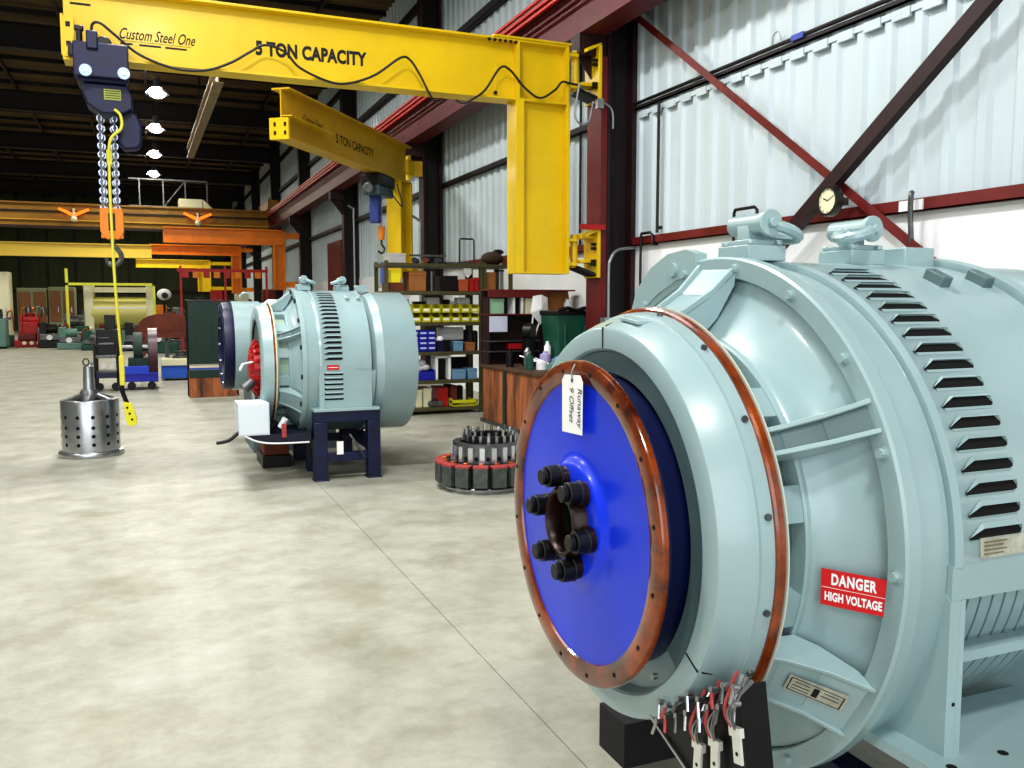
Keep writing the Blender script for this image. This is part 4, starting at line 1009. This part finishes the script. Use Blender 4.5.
EX=[(3.30,.12,1.352,.3,BLACK,'black can standing just left of the yellow bins'),(3.38,.10,.922,.26,NAVY,'navy canister left of the blue drawer cabinet'),(4.51,.09,.922,.3,BLACK,'black canister at the far right of the drawer shelf'),
(3.47,.14,.502,.24,WOODR,'dark brown tin left of the blue crate'),(4.26,.12,.102,.24,BLACK,'black can behind the yellow-green tray, left one'),(4.38,.11,.102,.27,DGREEN,'dark green can behind the yellow-green tray, right one')]
for x,w_,z,hh,mat,lab in EX:
    y=RY+.3 if z<.2 else RY+.15
    if z<.2: y=RY+.5
    m=MB(); m.rev([(0,.001),(0,w_/2),(hh*.85,w_/2),(hh*.88,w_/2*1.04),(hh*.93,w_/2),(hh,w_*.2),(hh,.001)],(x,y,z),mat,'Z',n=20); one('parts_can',m,lab,'can')
# ------------------------------------------------------------------ bench corner
t=thing('workbench','rusty steel-sided workbench against the wall, right of the bin rack','workbench',(4.7,10.4,0))
m=MB(); m.box(4.19,5.02,9.3,11.28,.755,.795,pm('worn_bench_top',(96,70,50),.7,0,5,.5)); obj('bench_top',m,t,.005)
m=MB(); y=9.32
k=0
while y<11.2:
    m.box(4.21+.006*(k%2),4.24,y,y+.262,.02,.755,RUST); y+=.27; k+=1
m.box(4.24,4.98,9.32,9.35,.02,.755,RUST); obj('side_panel',m,t,.003)
m=MB(); m.box(4.19,4.21,10.36,10.44,.02,.75,DGREEN); m.box(4.185,4.21,9.3,11.25,0,.05,STEELD); obj('panel_strip',m,t)
for x in (4.28,4.95):
    for y in (9.4,11.2): 
        m=MB(); m.box(x-.04,x+.04,y-.04,y+.04,0,.755,MAROOND); obj('leg',m,t)
t=thing('shelf_unit','dark red open shelf unit standing on the bench against the rack','shelf unit',(4.7,11.25,.795))
m=MB(); m.box(4.19,5.5,11.2,11.24,.797,1.79,MAROOND); obj('back_panel',m,t)
for z in (.98,1.12,1.48):
    m=MB(); m.box(4.19,5.5 if z>1.4 else 4.95,10.96,11.2,z-.018,z,[STEELD,STEELD,MAROON][(.98,1.12,1.48).index(z)]); obj('shelf',m,t,.003)
m=MB(); m.box(4.19,5.05,10.93,10.968,1.70,1.80,MAROON); m.box(4.19,5.5,10.968,11.2,1.79,1.81,MAROON); obj('header_board',m,t,.003)
for xa,xb,zz in ((4.2,4.22,1.70),(4.93,4.95,1.48)):
    m=MB(); m.box(xa,xb,10.97,11.2,.797,zz,MAROOND); obj('side_board',m,t)
m=MB(); m.box(4.5,4.75,10.98,11.1,1.0,1.08,REDP); one('red_case',m,'flat red case lying on the red unit lower shelf','case',bevel=.006)
sitbox('parts_box',4.22,4.44,1.482,.2,pm('pale_green_box',(150,190,160),.6),'pale green box at the left end of red unit top shelf','box',y0=11.0,d=.18)
m=MB(); m.box(4.2,4.46,10.93,10.935,1.24,1.45,pm('notice_paper',(196,200,220),.7)); one('notice_sheet',m,'pale notice sheet taped to the left side of red shelf unit','paper')
for i,x in enumerate((4.56,4.62,4.68)):
    m=MB(); m.box(x,x+.035,10.98,11.18,1.482,1.70,PAPER if i!=1 else BLACK); one('binder',m,['white binder, leftmost on the red unit top shelf','black binder between two white ones','white binder right of the black one'][i],'binder')
m=MB(); m.box(4.75,4.88,10.98,11.15,1.482,1.69,CREAM); one('binder',m,'thick cream binder right of the slim binders','binder')
m=MB(); m.prism([(5.06,11.0,1.482),(5.46,11.0,1.482),(5.46,11.12,1.785),(5.06,11.12,1.785)],(0,.015,0),CARD); one('cardboard_sheet',m,'brown cardboard sheet leaning at the right end of the red shelf unit','cardboard')
m=MB(); m.cyl((5.40,11.03-.015,1.482),(5.40,11.015,1.64),.05,WHITE,18); m.cyl((5.40,11.015,1.64),(5.40,11.015,1.68),.028,WHITE,14); one('white_bottle',m,'white plastic bottle standing beside the cardboard sheet','bottle')
m=MB(); 
m.add([(4.80,10.85,1.72),(4.92,10.83,1.74),(5.02,10.85,1.70),(5.0,10.80,1.52),(4.88,10.78,1.33),(4.74,10.8,1.5),(4.88,10.74,1.55)],[(0,1,6),(1,2,6),(2,3,6),(3,4,6),(4,5,6),(5,0,6)],RAG)
m.tube(bez([(4.8,10.83,1.5),(4.77,10.8,1.35),(4.76,10.82,1.2)]),.012,RAG,6); m.tube(bez([(4.9,10.84,1.4),(4.85,10.8,1.3),(4.82,10.82,1.18)]),.012,RAG,6)
m.cyl((4.9,10.86,1.73),(4.9,10.97,1.75),.01,STEEL,8)
one('white_rag',m,'white cloth rag hanging from the red header board','rag',smooth=0)
# green bin
t=thing('waste_bin','green plastic bin with black liner standing on the workbench','bin',(5.0,10.22,.797))
m=MB(); w0,w1=.20,.26; BX,BYY=5.0,10.22 
P=[(BX-w0,BYY-w0,.80),(BX+w0,BYY-w0,.80),(BX+w0,BYY+w0,.80),(BX-w0,BYY+w0,.80)]; Q=[(BX-w1,BYY-w1,1.50),(BX+w1,BYY-w1,1.50),(BX+w1,BYY+w1,1.50),(BX-w1,BYY+w1,1.50)]
m.add(P+Q,[(3,2,1,0),(0,1,5,4),(1,2,6,5),(2,3,7,6),(3,0,4,7)],GREENB)
m.box(4.84,4.88,9.955,9.985,.85,1.35,GREENB); m.box(5.12,5.16,9.955,9.985,.85,1.35,GREENB)
obj('bin_body',m,t,.02,smooth=0)
m=MB(); m.box(BX-w1-.01,BX+w1+.01,BYY-w1-.01,BYY+w1+.01,1.47,1.53,BLACK); m.tube(bez([(4.76,9.96,1.53),(4.88,9.94,1.56),(5.0,9.96,1.53),(5.13,9.94,1.56),(5.24,9.96,1.53)]),.025,BLACK,8); obj('bin_liner',m,t,.015)
# bench clutter
m=MB(); m.cyl((4.58,10.6,1.25),(4.66,10.52,1.25),.11,BLACK,24); m.cyl((4.57,10.61,1.25),(4.56,10.62,1.25),.04,STEEL,16); m.box(4.56,4.68,10.5,10.66,.797,1.2,BLACK); one('bench_grinder',m,'black bench grinder on a stalk beside the green bin','grinder')
CL=[(4.36,9.95,GREENB,'green spray can at the front of the bench','can',.05,.2),(4.50,9.9,WHITE,'white tub at the front of the bench','tub',.07,.12),(4.62,10.05,pm('lilac_plastic',(170,160,200),.5),'lilac tub in the bench clutter','tub',.07,.22),(4.46,10.25,STEEL,'silver can behind the green spray can','can',.05,.26),(4.70,9.85,LTBLUE,'pale blue tub beside the green bin foot','tub',.08,.16),(4.32,10.5,BLACK,'black can at the left of the bench clutter','can',.05,.22),(4.56,9.7,TEAL,'pale teal tub at the very front of bench','tub',.07,.1),(4.72,10.2,WHITE,'tall white bottle beside the grinder','bottle',.045,.34)]
for x,y,mat,lab,cat,r,hh in CL:
    m=MB(); m.rev([(.0,.001),(0,r),(hh*.8,r),(hh*.9,r*.5),(hh,r*.45),(hh,.001)],(x,y,.797),mat,'Z',n=20); one('spray_can' if cat=='can' else ('plastic_tub' if cat=='tub' else 'plastic_bottle'),m,lab,cat)
for i in range(3):
    m=MB(); y=9.9+.25*i; m.box(4.6+.02*i,4.66+.02*i,y,y+.14,.797+0,.86,[REDP,STEELD,BLACK][i]); m.cyl((4.63+.02*i,y+.07,.86),(4.5,y+.2,.93),.012,STEEL,8)
    one('hand_tool',m,['small red hand tool on the bench','small grey hand tool on the bench','small black hand tool on the bench'][i],'tool')

# ------------------------------------------------------------------ middle distance
t=thing('rotor_cart','dark wound rotor machine on a blue wheeled cart in the middle of the aisle','machine',(-.5,18,0))
m=MB(); m.box(-.98,-.55,17.75,18.5,.25,.36,NAVY); m.box(-.98,-.93,17.75,17.8,.1,.9,BLACK); m.box(-.6,-.55,17.75,17.8,.1,.9,BLACK); m.box(-.98,-.55,17.75,18.4,.62,.68,STEELD); m.box(-.98,-.93,18.4,18.45,.0,.9,BLACK); m.box(-.6,-.55,18.4,18.45,.0,.9,BLACK); obj('side_frame',m,t,.01)
m=MB(); m.box(-.92,-.5,17.9,18.4,.68,1.15,BLACK); m.box(-.78,-.6,17.95,18.2,1.15,1.42,BLACK); m.cyl((-.98,18.1,.95),(-.86,18.0,.95),.12,STEELD,16); m.box(-.9,-.62,17.86,17.9,.86,.9,STEELD); m.box(-.88,-.7,17.86,17.9,.98,1.0,STEELD); obj('drive_motor',m,t,.02)
m=MB(); m.box(-.55,.12,17.8,18.6,.16,.42,BINB); m.box(-.55,.12,17.78,17.8,.3,.46,pm('cart_blue_face',(20,60,190),.4)); obj('cart_base',m,t,.02)
m=MB(); m.rev([(0,.02),(0,.30),(.16,.30),(.16,.02)],(-.3,18.2,.78),DGREEN,n=32); m.cyl((-.6,18.2,.78),(.05,18.2,.78),.06,STEELD,12); m.box(-.4,.0,17.95,18.5,.42,.6,DGREEN); obj('rotor_body',m,t)
m=MB(); m.rev([(-.06,.05),(-.06,.52),(.1,.52),(.1,.05)],(.02,18.2,.64),pm('plum_disc',(62,26,40),.4),n=48); m.rev([(-.07,.0),(-.07,.1),(-.06,.12)],(.02,18.2,.64),STEELD,n=20); obj('flywheel',m,t)
for x in (-.9,-.62,-.35,.0):
    m=MB(); m.cyl((x,17.85,.08),(x,17.93,.08),.075,BLACK,16); obj('caster',m,t)
m=MB(); m.box(-.84,-.78,17.88,17.9,.42,.54,PAPER); m.box(-.70,-.64,17.88,17.9,.42,.54,PAPER); obj('label_card',m,t)
# wooden arch form, debris behind
m=MB(); pts=[(-.35,20.3,1.0),(.95,20.3,1.0),(.9,20.3,1.2)]+[(.9-1.1*(1-math.cos(R_(a)))*.5,20.3,1.2+.22*math.sin(R_(a))) for a in range(30,180,20)]
m.prism(pts,(0,.3,0),WOODR); m.box(-.3,.9,20.25,20.65,.9,1.0,WOODR); m.box(-.2,-.1,20.3,20.6,0,.9,WOODR); m.box(.7,.8,20.3,20.6,0,.9,WOODR); one('wooden_form',m,'red-brown arched wooden form on trestles behind the cart','wooden form')
t=thing('parts_bench','long low table of machine parts with a blue base beyond the green screen','bench',(.9,21,0))
m=MB(); m.box(.22,1.9,20.6,21.4,1.02,1.07,CREAM); obj('table_top',m,t,.01)
m=MB(); m.box(.2,1.6,19.85,20.5,.05,.32,pm('base_blue',(40,90,190),.5)); m.box(.2,1.6,19.8,20.5,.32,.46,CREAM); obj('plinth',m,t,.01)
for x in (.3,1.8):
    m=MB(); m.box(x,x+.08,20.7,21.3,0,1.02,STEELD); obj('leg',m,t)
PT=[(.42,21,.75,WOODR,'red-brown casting on parts table'),(.95,21,.6,TEAL,'teal casting on parts table'),(1.5,21,.8,CREAM,'pale casting on parts table'),(.6,20.2,.3,STEELD,'grey casting on the cream plinth'),(1.0,20.2,.28,CARD,'tan casting on the cream plinth')]
for i,(x,y,h_,mat,lab) in enumerate(PT):
    z=1.07 if y>20.5 else .46; m=MB(); hh=h_*.5
    m.rev([(0,.001),(0,.18),(hh*.3,.18),(hh*.4,.1),(hh*.8,.1),(hh*.9,.14),(hh,.14),(hh,.001)],(x,y,z),mat,'Z',n=20); m.box(x-.24,x+.24,y-.03,y+.03,z+hh*.45,z+hh*.62,mat)
    one('machine_casting',m,lab,'casting')
m=MB(); m.rev([(0,.1),(-.02,.28),(.35,.28),(.37,.1)],(1.0,20.95,.70),DGREEN,n=24); m.box(1.0,1.35,20.8,21.1,.0,.5,DGREEN); one('electric_motor',m,'dark green electric motor beneath the parts table','motor')
# screen and box
t=thing('welding_screen','dark green welding screen standing left of the blue drum end','screen',(1.0,16.3,0))
m=MB(); m.box(.62,1.40,16.28,16.30,.56,1.66,DGREEN); 
for k in range(9): m.box(.64+.085*k,.66+.085*k,16.27,16.285,.56,1.66,DGREEN)
obj('curtain',m,t)
m=MB(); m.tube([(.6,16.3,0),(.6,16.3,1.68),(1.42,16.3,1.68),(1.42,16.3,0)],.02,BLACK,8); m.box(.62,1.2,16.24,16.27,.50,.54,CREAM); obj('screen_frame',m,t)
m=MB(); m.box(.60,1.38,16.0,16.2,.0,.47,RUST); m.box(.6,1.38,15.99,16.0,.34,.48,DGREEN); one('steel_crate',m,'rusty brown steel crate on floor below the dark green screen','crate',bevel=.01)

# ------------------------------------------------------------------ far cranes
def farjib(y,x0,x1,z0_,z1_,mat,lab,postw=.5,pz=1.9):
    t=thing('jib_crane',lab,'jib crane',(x1,y,pz)); m=MB(); m.ibeam((x0,y,(z0_+z1_)/2),(x1,y,(z0_+z1_)/2),z1_-z0_,.3,mat,.04,.03); obj('boom',m,t)
    m=MB(); m.box(x1-postw,x1-postw+.08,y-.15,y+.15,pz,z0_,mat); m.box(x1-.08,x1,y-.15,y+.15,pz,z1_,mat); m.box(x1-postw,x1,y-.03,y+.03,pz,z0_,mat); obj('post',m,t)
    for zz in (z1_-.3,pz+.1):
        m=MB(); m.box(x1,5.14,y-.1,y+.1,zz,zz+.2,mat); obj('hinge_bracket',m,t)
    return t
farjib(32.7,.53,4.62,3.74,4.29,ORANGE,'nearer orange jib crane swung across the aisle',postw=.42,pz=2.14)
farjib(48.1,.11,4.55,4.15,4.66,ORANGE,'farther orange jib crane, lower behind the nearer orange one',pz=2.2)
farjib(55.8,-.62,3.5,3.78,4.28,YEL,'small far yellow jib crane beneath the orange ones',postw=.75,pz=2.4)
m=MB(); m.ibeam((XL+1,44.5,4.08),(.2,44.5,4.08),.62,.35,pm('pale_yellow_beam',(255,226,90),.25),.04,.03); one('crane_beam',m,'long pale yellow crane beam gleaming across the far left','beam')
t=thing('bridge_crane','ochre overhead bridge crane spanning the hall at the far end','bridge crane',(-4,38.5,4.5))
m=MB(); m.box(XL+.5,4.75,38.2,38.7,4.62,5.5,BRIDGEC); m.box(XL+.5,4.75,38.1,38.8,5.46,5.52,BRIDGEC); m.box(XL+.5,4.75,38.1,38.8,4.58,4.64,MAROOND); m.box(XL+.5,4.75,38.14,38.2,5.16,5.22,BLACK); m.box(XL+.5,4.75,38.12,38.2,4.84,4.88,pm('ochre_line',(200,150,40),.5)); obj('girder',m,t)
m=MB(); m.box(XL+.5,4.75,39.8,40.2,4.9,5.5,BRIDGEC); obj('second_girder',m,t)
m=MB(); m.box(4.7,5.1,37.8,40.6,5.58,5.95,BRIDGEC); obj('end_truck',m,t)
m=MB(); z0_=5.6; z1_=6.7
m.bar((-.6,39,z0_),(2.4,39,z0_),.06,.08,STEELD); m.bar((-.6,39,z1_),(2.4,39,z1_),.05,.06,STEELD)
for x in (-.2,.7,1.55,2.4): m.bar((x,39,z0_),(x,39,z1_),.05,.05,STEELD,up=V(0,1,0))
m.bar((-.2,39,z0_),(-.9,39,z0_-.2),.05,.05,STEELD); m.bar((.7,39,z0_),(1.55,39,z1_),.04,.04,STEELD)
obj('service_railing',m,t)
m=MB(); m.box(1.25,2.2,38.3,39.2,5.52,5.9,CREAM); m.prism([(2.2,38.3,5.52),(2.6,38.3,5.52),(2.2,38.3,5.9)],(0,.9,0),CREAM); obj('drive_cover',m,t,.05)
for i,x in enumerate((-2.55,1.95)):
    m=MB(); m.tube([(x,37.9,5.3),(x,37.9,4.95)],.04,CREAM,8); m.prism([(x-.55,37.95,5.25),(x,37.95,4.98),(x+.55,37.95,5.25),(x+.5,37.95,5.32),(x,37.95,5.12),(x-.5,37.95,5.32)],(0,.05,0),ORGLOW); m.sphere((x,37.9,4.9),.12,CREAM,8)
    m.cyl((x,37.92,5.3),(x,38.2,5.35),.03,STEELD,6)
    one('warning_lamp',m,['glowing orange winged lamp on the ochre bridge girder, left of the chain','small orange lamp on the bridge girder below the white cover'][i],'lamp')

# ------------------------------------------------------------------ far machines
t=thing('rolling_mill','large cream rolling machine with pale yellow drum at the far end of the aisle','machine',(-1.1,38.5,0))
m=MB(); m.cyl((-2.1,38.6,1.3),(-.1,38.6,1.3),.62,pm('pale_yellow_roll',(205,200,120),.4),32); obj('roll',m,t)
for x in (-2.35,-.1):
    m=MB(); m.box(x,x+.35,38,39.2,0,2.4,CREAM); m.box(x-.05,x+.4,37.95,39.2,0,.3,CREAM); obj('end_frame',m,t,.04)
m=MB(); m.box(-2.0,-.1,38.,38.1,1.42,1.52,WHITE); m.box(-2.0,-.1,38.2,38.9,2.1,2.3,CREAM); m.box(-2.0,-.1,38.,38.1,0,.6,TEAL); obj('cross_beam',m,t)
m=MB(); m.box(-2.95,.25,37.8,37.9,2.36,2.46,pm('yellow_rail_paint',(220,225,60),.4)); m.box(-2.95,-2.85,37.8,37.9,0,3.0,pm('yellow_rail_paint',(220,225,60),.4)); m.box(.15,.25,37.8,37.9,0,2.46,pm('yellow_rail_paint',(220,225,60),.4)); one('guard_frame',m,'bright yellow guard frame in front of the cream rolling machine','guard rail')
t=thing('round_heater','white round fan heater head beside the rolling machine','heater',(.55,36,0))
m=MB(); m.sphere((.55,36,2.0),.24,WHITE,12,(1.1,.7,.9)); m.cyl((.57,35.83,1.96),(.57,35.78,1.96),.12,BLACK,16); obj('head',m,t)
m=MB(); m.cyl((.55,36.05,0),(.55,36.05,1.9),.05,BLACK,10); m.box(.3,.8,35.8,36.3,0,.05,BLACK); obj('stalk',m,t)
# red engine machine left
t=thing('red_machine','red compressor machine with pipes at the far left of the floor','machine',(-4.4,38,0))
x0,x1=-4.75,-3.55
m=MB(); m.box(x0,x1,37.6,38.6,0,.28,REDP); m.box(x0+.15,x1-.45,37.5,38.,.28,.5,MAROON); obj('base_frame',m,t,.03)
m=MB(); m.box(x0+.3,x1-.4,37.7,38.4,.5,.95,REDP); m.cyl((x0+.3,38,1.05),(x1-.35,38,1.05),.25,REDP,20); m.box(x0+.2,x0+.3,37.7,38.3,.3,1.2,REDP); obj('engine_block',m,t,.02)
m=MB(); m.box(x1-.4,x1-.05,37.6,38.4,.28,.75,REDP); m.box(x1-.38,x1-.1,37.58,37.6,.5,.72,LTBLUE); obj('control_box',m,t,.02)
m=MB()
for k in range(5): 
    x=x0+.25+.17*k; m.tube(bez([(x,37.8,1.1),(x+.05,37.75,1.4+.1*(k%2)),(x+.15,37.8,1.5),(x+.2,37.9,1.2)]),.03,[CARD,STEELD,COPPER,TEAL,STEELD][k],6)
obj('pipework',m,t)
for k in range(3):
    m=MB(); m.cyl((x0+.35+.25*k,37.48,.17),(x0+.35+.25*k,37.6,.17),.07,CREAM,14); obj('gauge',m,t)
# cabinets and clutter along the far left
FL=[('machine_cabinet',-5.9,-5.05,39.5,0,2.9,CREAM,'tall cream cabinet at the extreme left edge','cabinet'),
('machine_cabinet',-5.0,-3.9,41,0,2.3,pm('pale_green_cabinet',(150,165,130),.5),'pale green cabinet with brown doors behind the red machine, left one','cabinet'),
('machine_cabinet',-3.85,-2.85,41,0,2.35,pm('pale_green_cabinet',(150,165,130),.5),'pale green cabinet behind the red machine, right one','cabinet'),
('lathe_bench',-5.3,-4.85,36.5,0,1.1,TEAL,'teal machine bench at the left edge of the picture','bench'),
('teal_tank',-3.0,-2.1,44,0,1.15,TEAL,'pale teal tank on the floor before the rolling machine','tank')]
for nm,x0,x1,y,z0_,z1_,mat,lab,cat in FL:
    t=thing(nm,lab,cat,((x0+x1)/2,y,0)); m=MB(); m.box(x0,x1,y,y+.8,z0_+.08,z1_,mat); m.box(x0+.03,x1-.03,y+.05,y+.75,0,.08,BLACK); obj('body',m,t,.03)
    if cat=='cabinet':
        for k in range(2):
            m=MB(); w=(x1-x0)/2; xa=x0+w*k+.04; m.box(xa,xa+w-.08,y-.02,y,.9,z1_-.15,pm('brown_door_panel',(150,105,70),.6) if x0>-5.2 else CREAM); dd=obj('door',m,t,.01)
            m=MB(); m.box(xa+w-.2,xa+w-.17,y-.05,y-.02,1.3,1.5,STEEL); obj('handle',m,dd)
    else:
        m=MB(); m.cyl((x0+.2,y+.3,z1_),(x0+.2,y+.3,z1_+.25),.12,STEELD,14); m.cyl((x1-.2,y+.3,z1_),(x1-.2,y+.3,z1_+.35),.08,DGREEN,14); obj('fitting',m,t)
t=thing('cable_reel','dark cable reel on the floor right of the red machine','reel',(-3.1,38.6,.4))
m=MB(); m.rev([(0,.05),(0,.42),(.05,.42),(.05,.2),(.5,.2),(.5,.42),(.55,.42),(.55,.05)],(-3.3,38.6,.42),BLACK,n=28); obj('reel_drum',m,t)
m=MB(); m.rev([(.0,.0),(-.02,.1),(-.02,.16),(0,.18)],(-3.31,38.6,.42),STEELD,n=20); obj('hub_plate',m,t)
random.seed(11)
pal=[('green',GREENB),('grey',STEELD),('cream',CREAM),('brown',WOODR),('black',BLACK),('teal',TEAL),('orange',ORANGE),('red',REDP)]
spots=[(-4.3,43,'between the far cabinets',1.2),(-2.6,42,'left of the rolling machine frame',1.0),(-2.35,37.2,'in front of the rolling machine left frame',.8),(-1.5,36.8,'before the rolling machine drum',.9),(.5,40.5,'right of the rolling machine',1.6),(1.1,38,'beyond the parts table',1.5),(1.9,35,'beyond the green screen top',1.9),(2.6,38,'under the nearer orange crane',2.2),(3.2,34,'left of the orange crane post',2.0),(3.9,31,'beyond the second generator lugs',1.7),(2.2,30,'above the green screen edge',1.5),(4.3,35,'behind the orange crane post',2.2),(1.5,28,'behind the parts table end',1.25)]
for i,(x,y,where,h_) in enumerate(spots):
    cn,mt=pal[i%8]; c2n,mt2=pal[(i*3+2)%8]
    t=thing('drill_press' if i%2 else 'milling_machine','%s %s machine with %s head, %s'%(cn,'drilling' if i%2 else 'milling',c2n,where),'machine',(x,y,0))
    m=MB(); m.box(x-.35,x+.35,y-.35,y+.35,0,.12,mt); m.box(x-.2,x+.2,y-.1,y+.3,.12,h_*.8,mt); obj('column',m,t,.03)
    m=MB(); m.box(x-.42,x+.42,y-.4,y+.1,h_*.42,h_*.5,STEELD); obj('table',m,t,.02)
    m=MB(); m.box(x-.25,x+.2,y-.4,y+.25,h_*.74,h_,mt2); m.cyl((x-.05,y-.25,h_*.74),(x-.05,y-.25,h_*.56),.06,STEEL,12); m.cyl((x+.2,y-.1,h_*.86),(x+.34,y-.1,h_*.86),.1,mt,14); obj('head',m,t,.03)
FM=[(-5.35,38.4,1.5,GREENB,'green lathe with pale headstock between red machine and left edge'),(-5.0,45.6,2.1,CREAM,'cream upright press showing above the red machine'),
(-3.35,36.9,.95,BLACK,'low black pump right beside the red machine'),(-2.75,39.8,1.25,STEELD,'grey pump set left of the teal tank'),(-2.6,35.5,.8,TEAL,'small teal tank unit in front of the yellow guard post'),
(-1.75,34.5,.7,GREENB,'low green welder seen just left of the dark cart'),(-.35,33.5,1.0,BLACK,'black compressor seen above the cart base'),(.35,31.5,1.15,GREENB,'green compressor seen above the wooden arch'),(1.0,33.5,1.35,STEELD,'grey compressor beyond the table of castings')]
for x,y,h_,mt,lab in FM:
    t=thing('shop_machine',lab,'machine',(x,y,0)); m=MB(); m.box(x-.5,x+.5,y-.3,y+.3,0,h_*.3,mt); m.box(x-.45,x+.3,y-.25,y+.25,h_*.3,h_*.55,STEELD); obj('bed',m,t,.03)
    m=MB(); m.cyl((x-.4,y,h_*.75),(x+.15,y,h_*.75),h_*.18,mt,18); m.cyl((x+.15,y,h_*.75),(x+.45,y,h_*.75),h_*.06,STEEL,12); m.box(x-.45,x-.2,y-.2,y+.2,h_*.5,h_,mt); obj('headstock',m,t,.02)
    m=MB(); m.tube(bez([(x+.3,y-.2,h_*.5),(x+.36,y-.22,h_*.85),(x+.5,y-.2,h_*.9),(x+.55,y-.2,h_*.4)]),.03,[REDP,CARD,COPPER][int(abs(x)*10)%3],6); m.cyl((x-.1,y-.3,h_*.42),(x-.1,y-.38,h_*.42),.1,PAPER,12); obj('pipework',m,t)
m=MB(); m.bar((.9,31,2.75),(3.8,31,2.75),.06,.1,REDP); 
for x in (1.0,2.4,3.75): m.bar((x,31,0),(x,31,2.9),.07,.07,REDP,up=V(0,1,0))
for k in range(8): m.box(1.05+.33*k,1.25+.33*k,30.95,31.02,2.5,2.7,[REDP,ORANGE][k%2])
one('red_gantry',m,'red rack with hanging clamps beyond the dark green screen','rack')

# ------------------------------------------------------------------ world and lights
w=bpy.data.worlds.new('world'); bpy.context.scene.world=w; w.use_nodes=True
bg=w.node_tree.nodes['Background']; bg.inputs['Color'].default_value=(.92,.97,1,1); bg.inputs['Strength'].default_value=.55
area('doorway_light',(-4,YF+.4,3.6),11,560,rot=(R_(78),0,R_(-8)),color=(.95,.98,1),sy=6)
area('wall_wash',(1.2,6.2,8.2),7,260,rot=(0,R_(-38),0),color=(.93,.97,1),sy=3)
sc=bpy.context.scene
sc.view_settings.view_transform='Standard'; sc.view_settings.look='Medium High Contrast'; sc.view_settings.exposure=-.07; sc.view_settings.gamma=1.
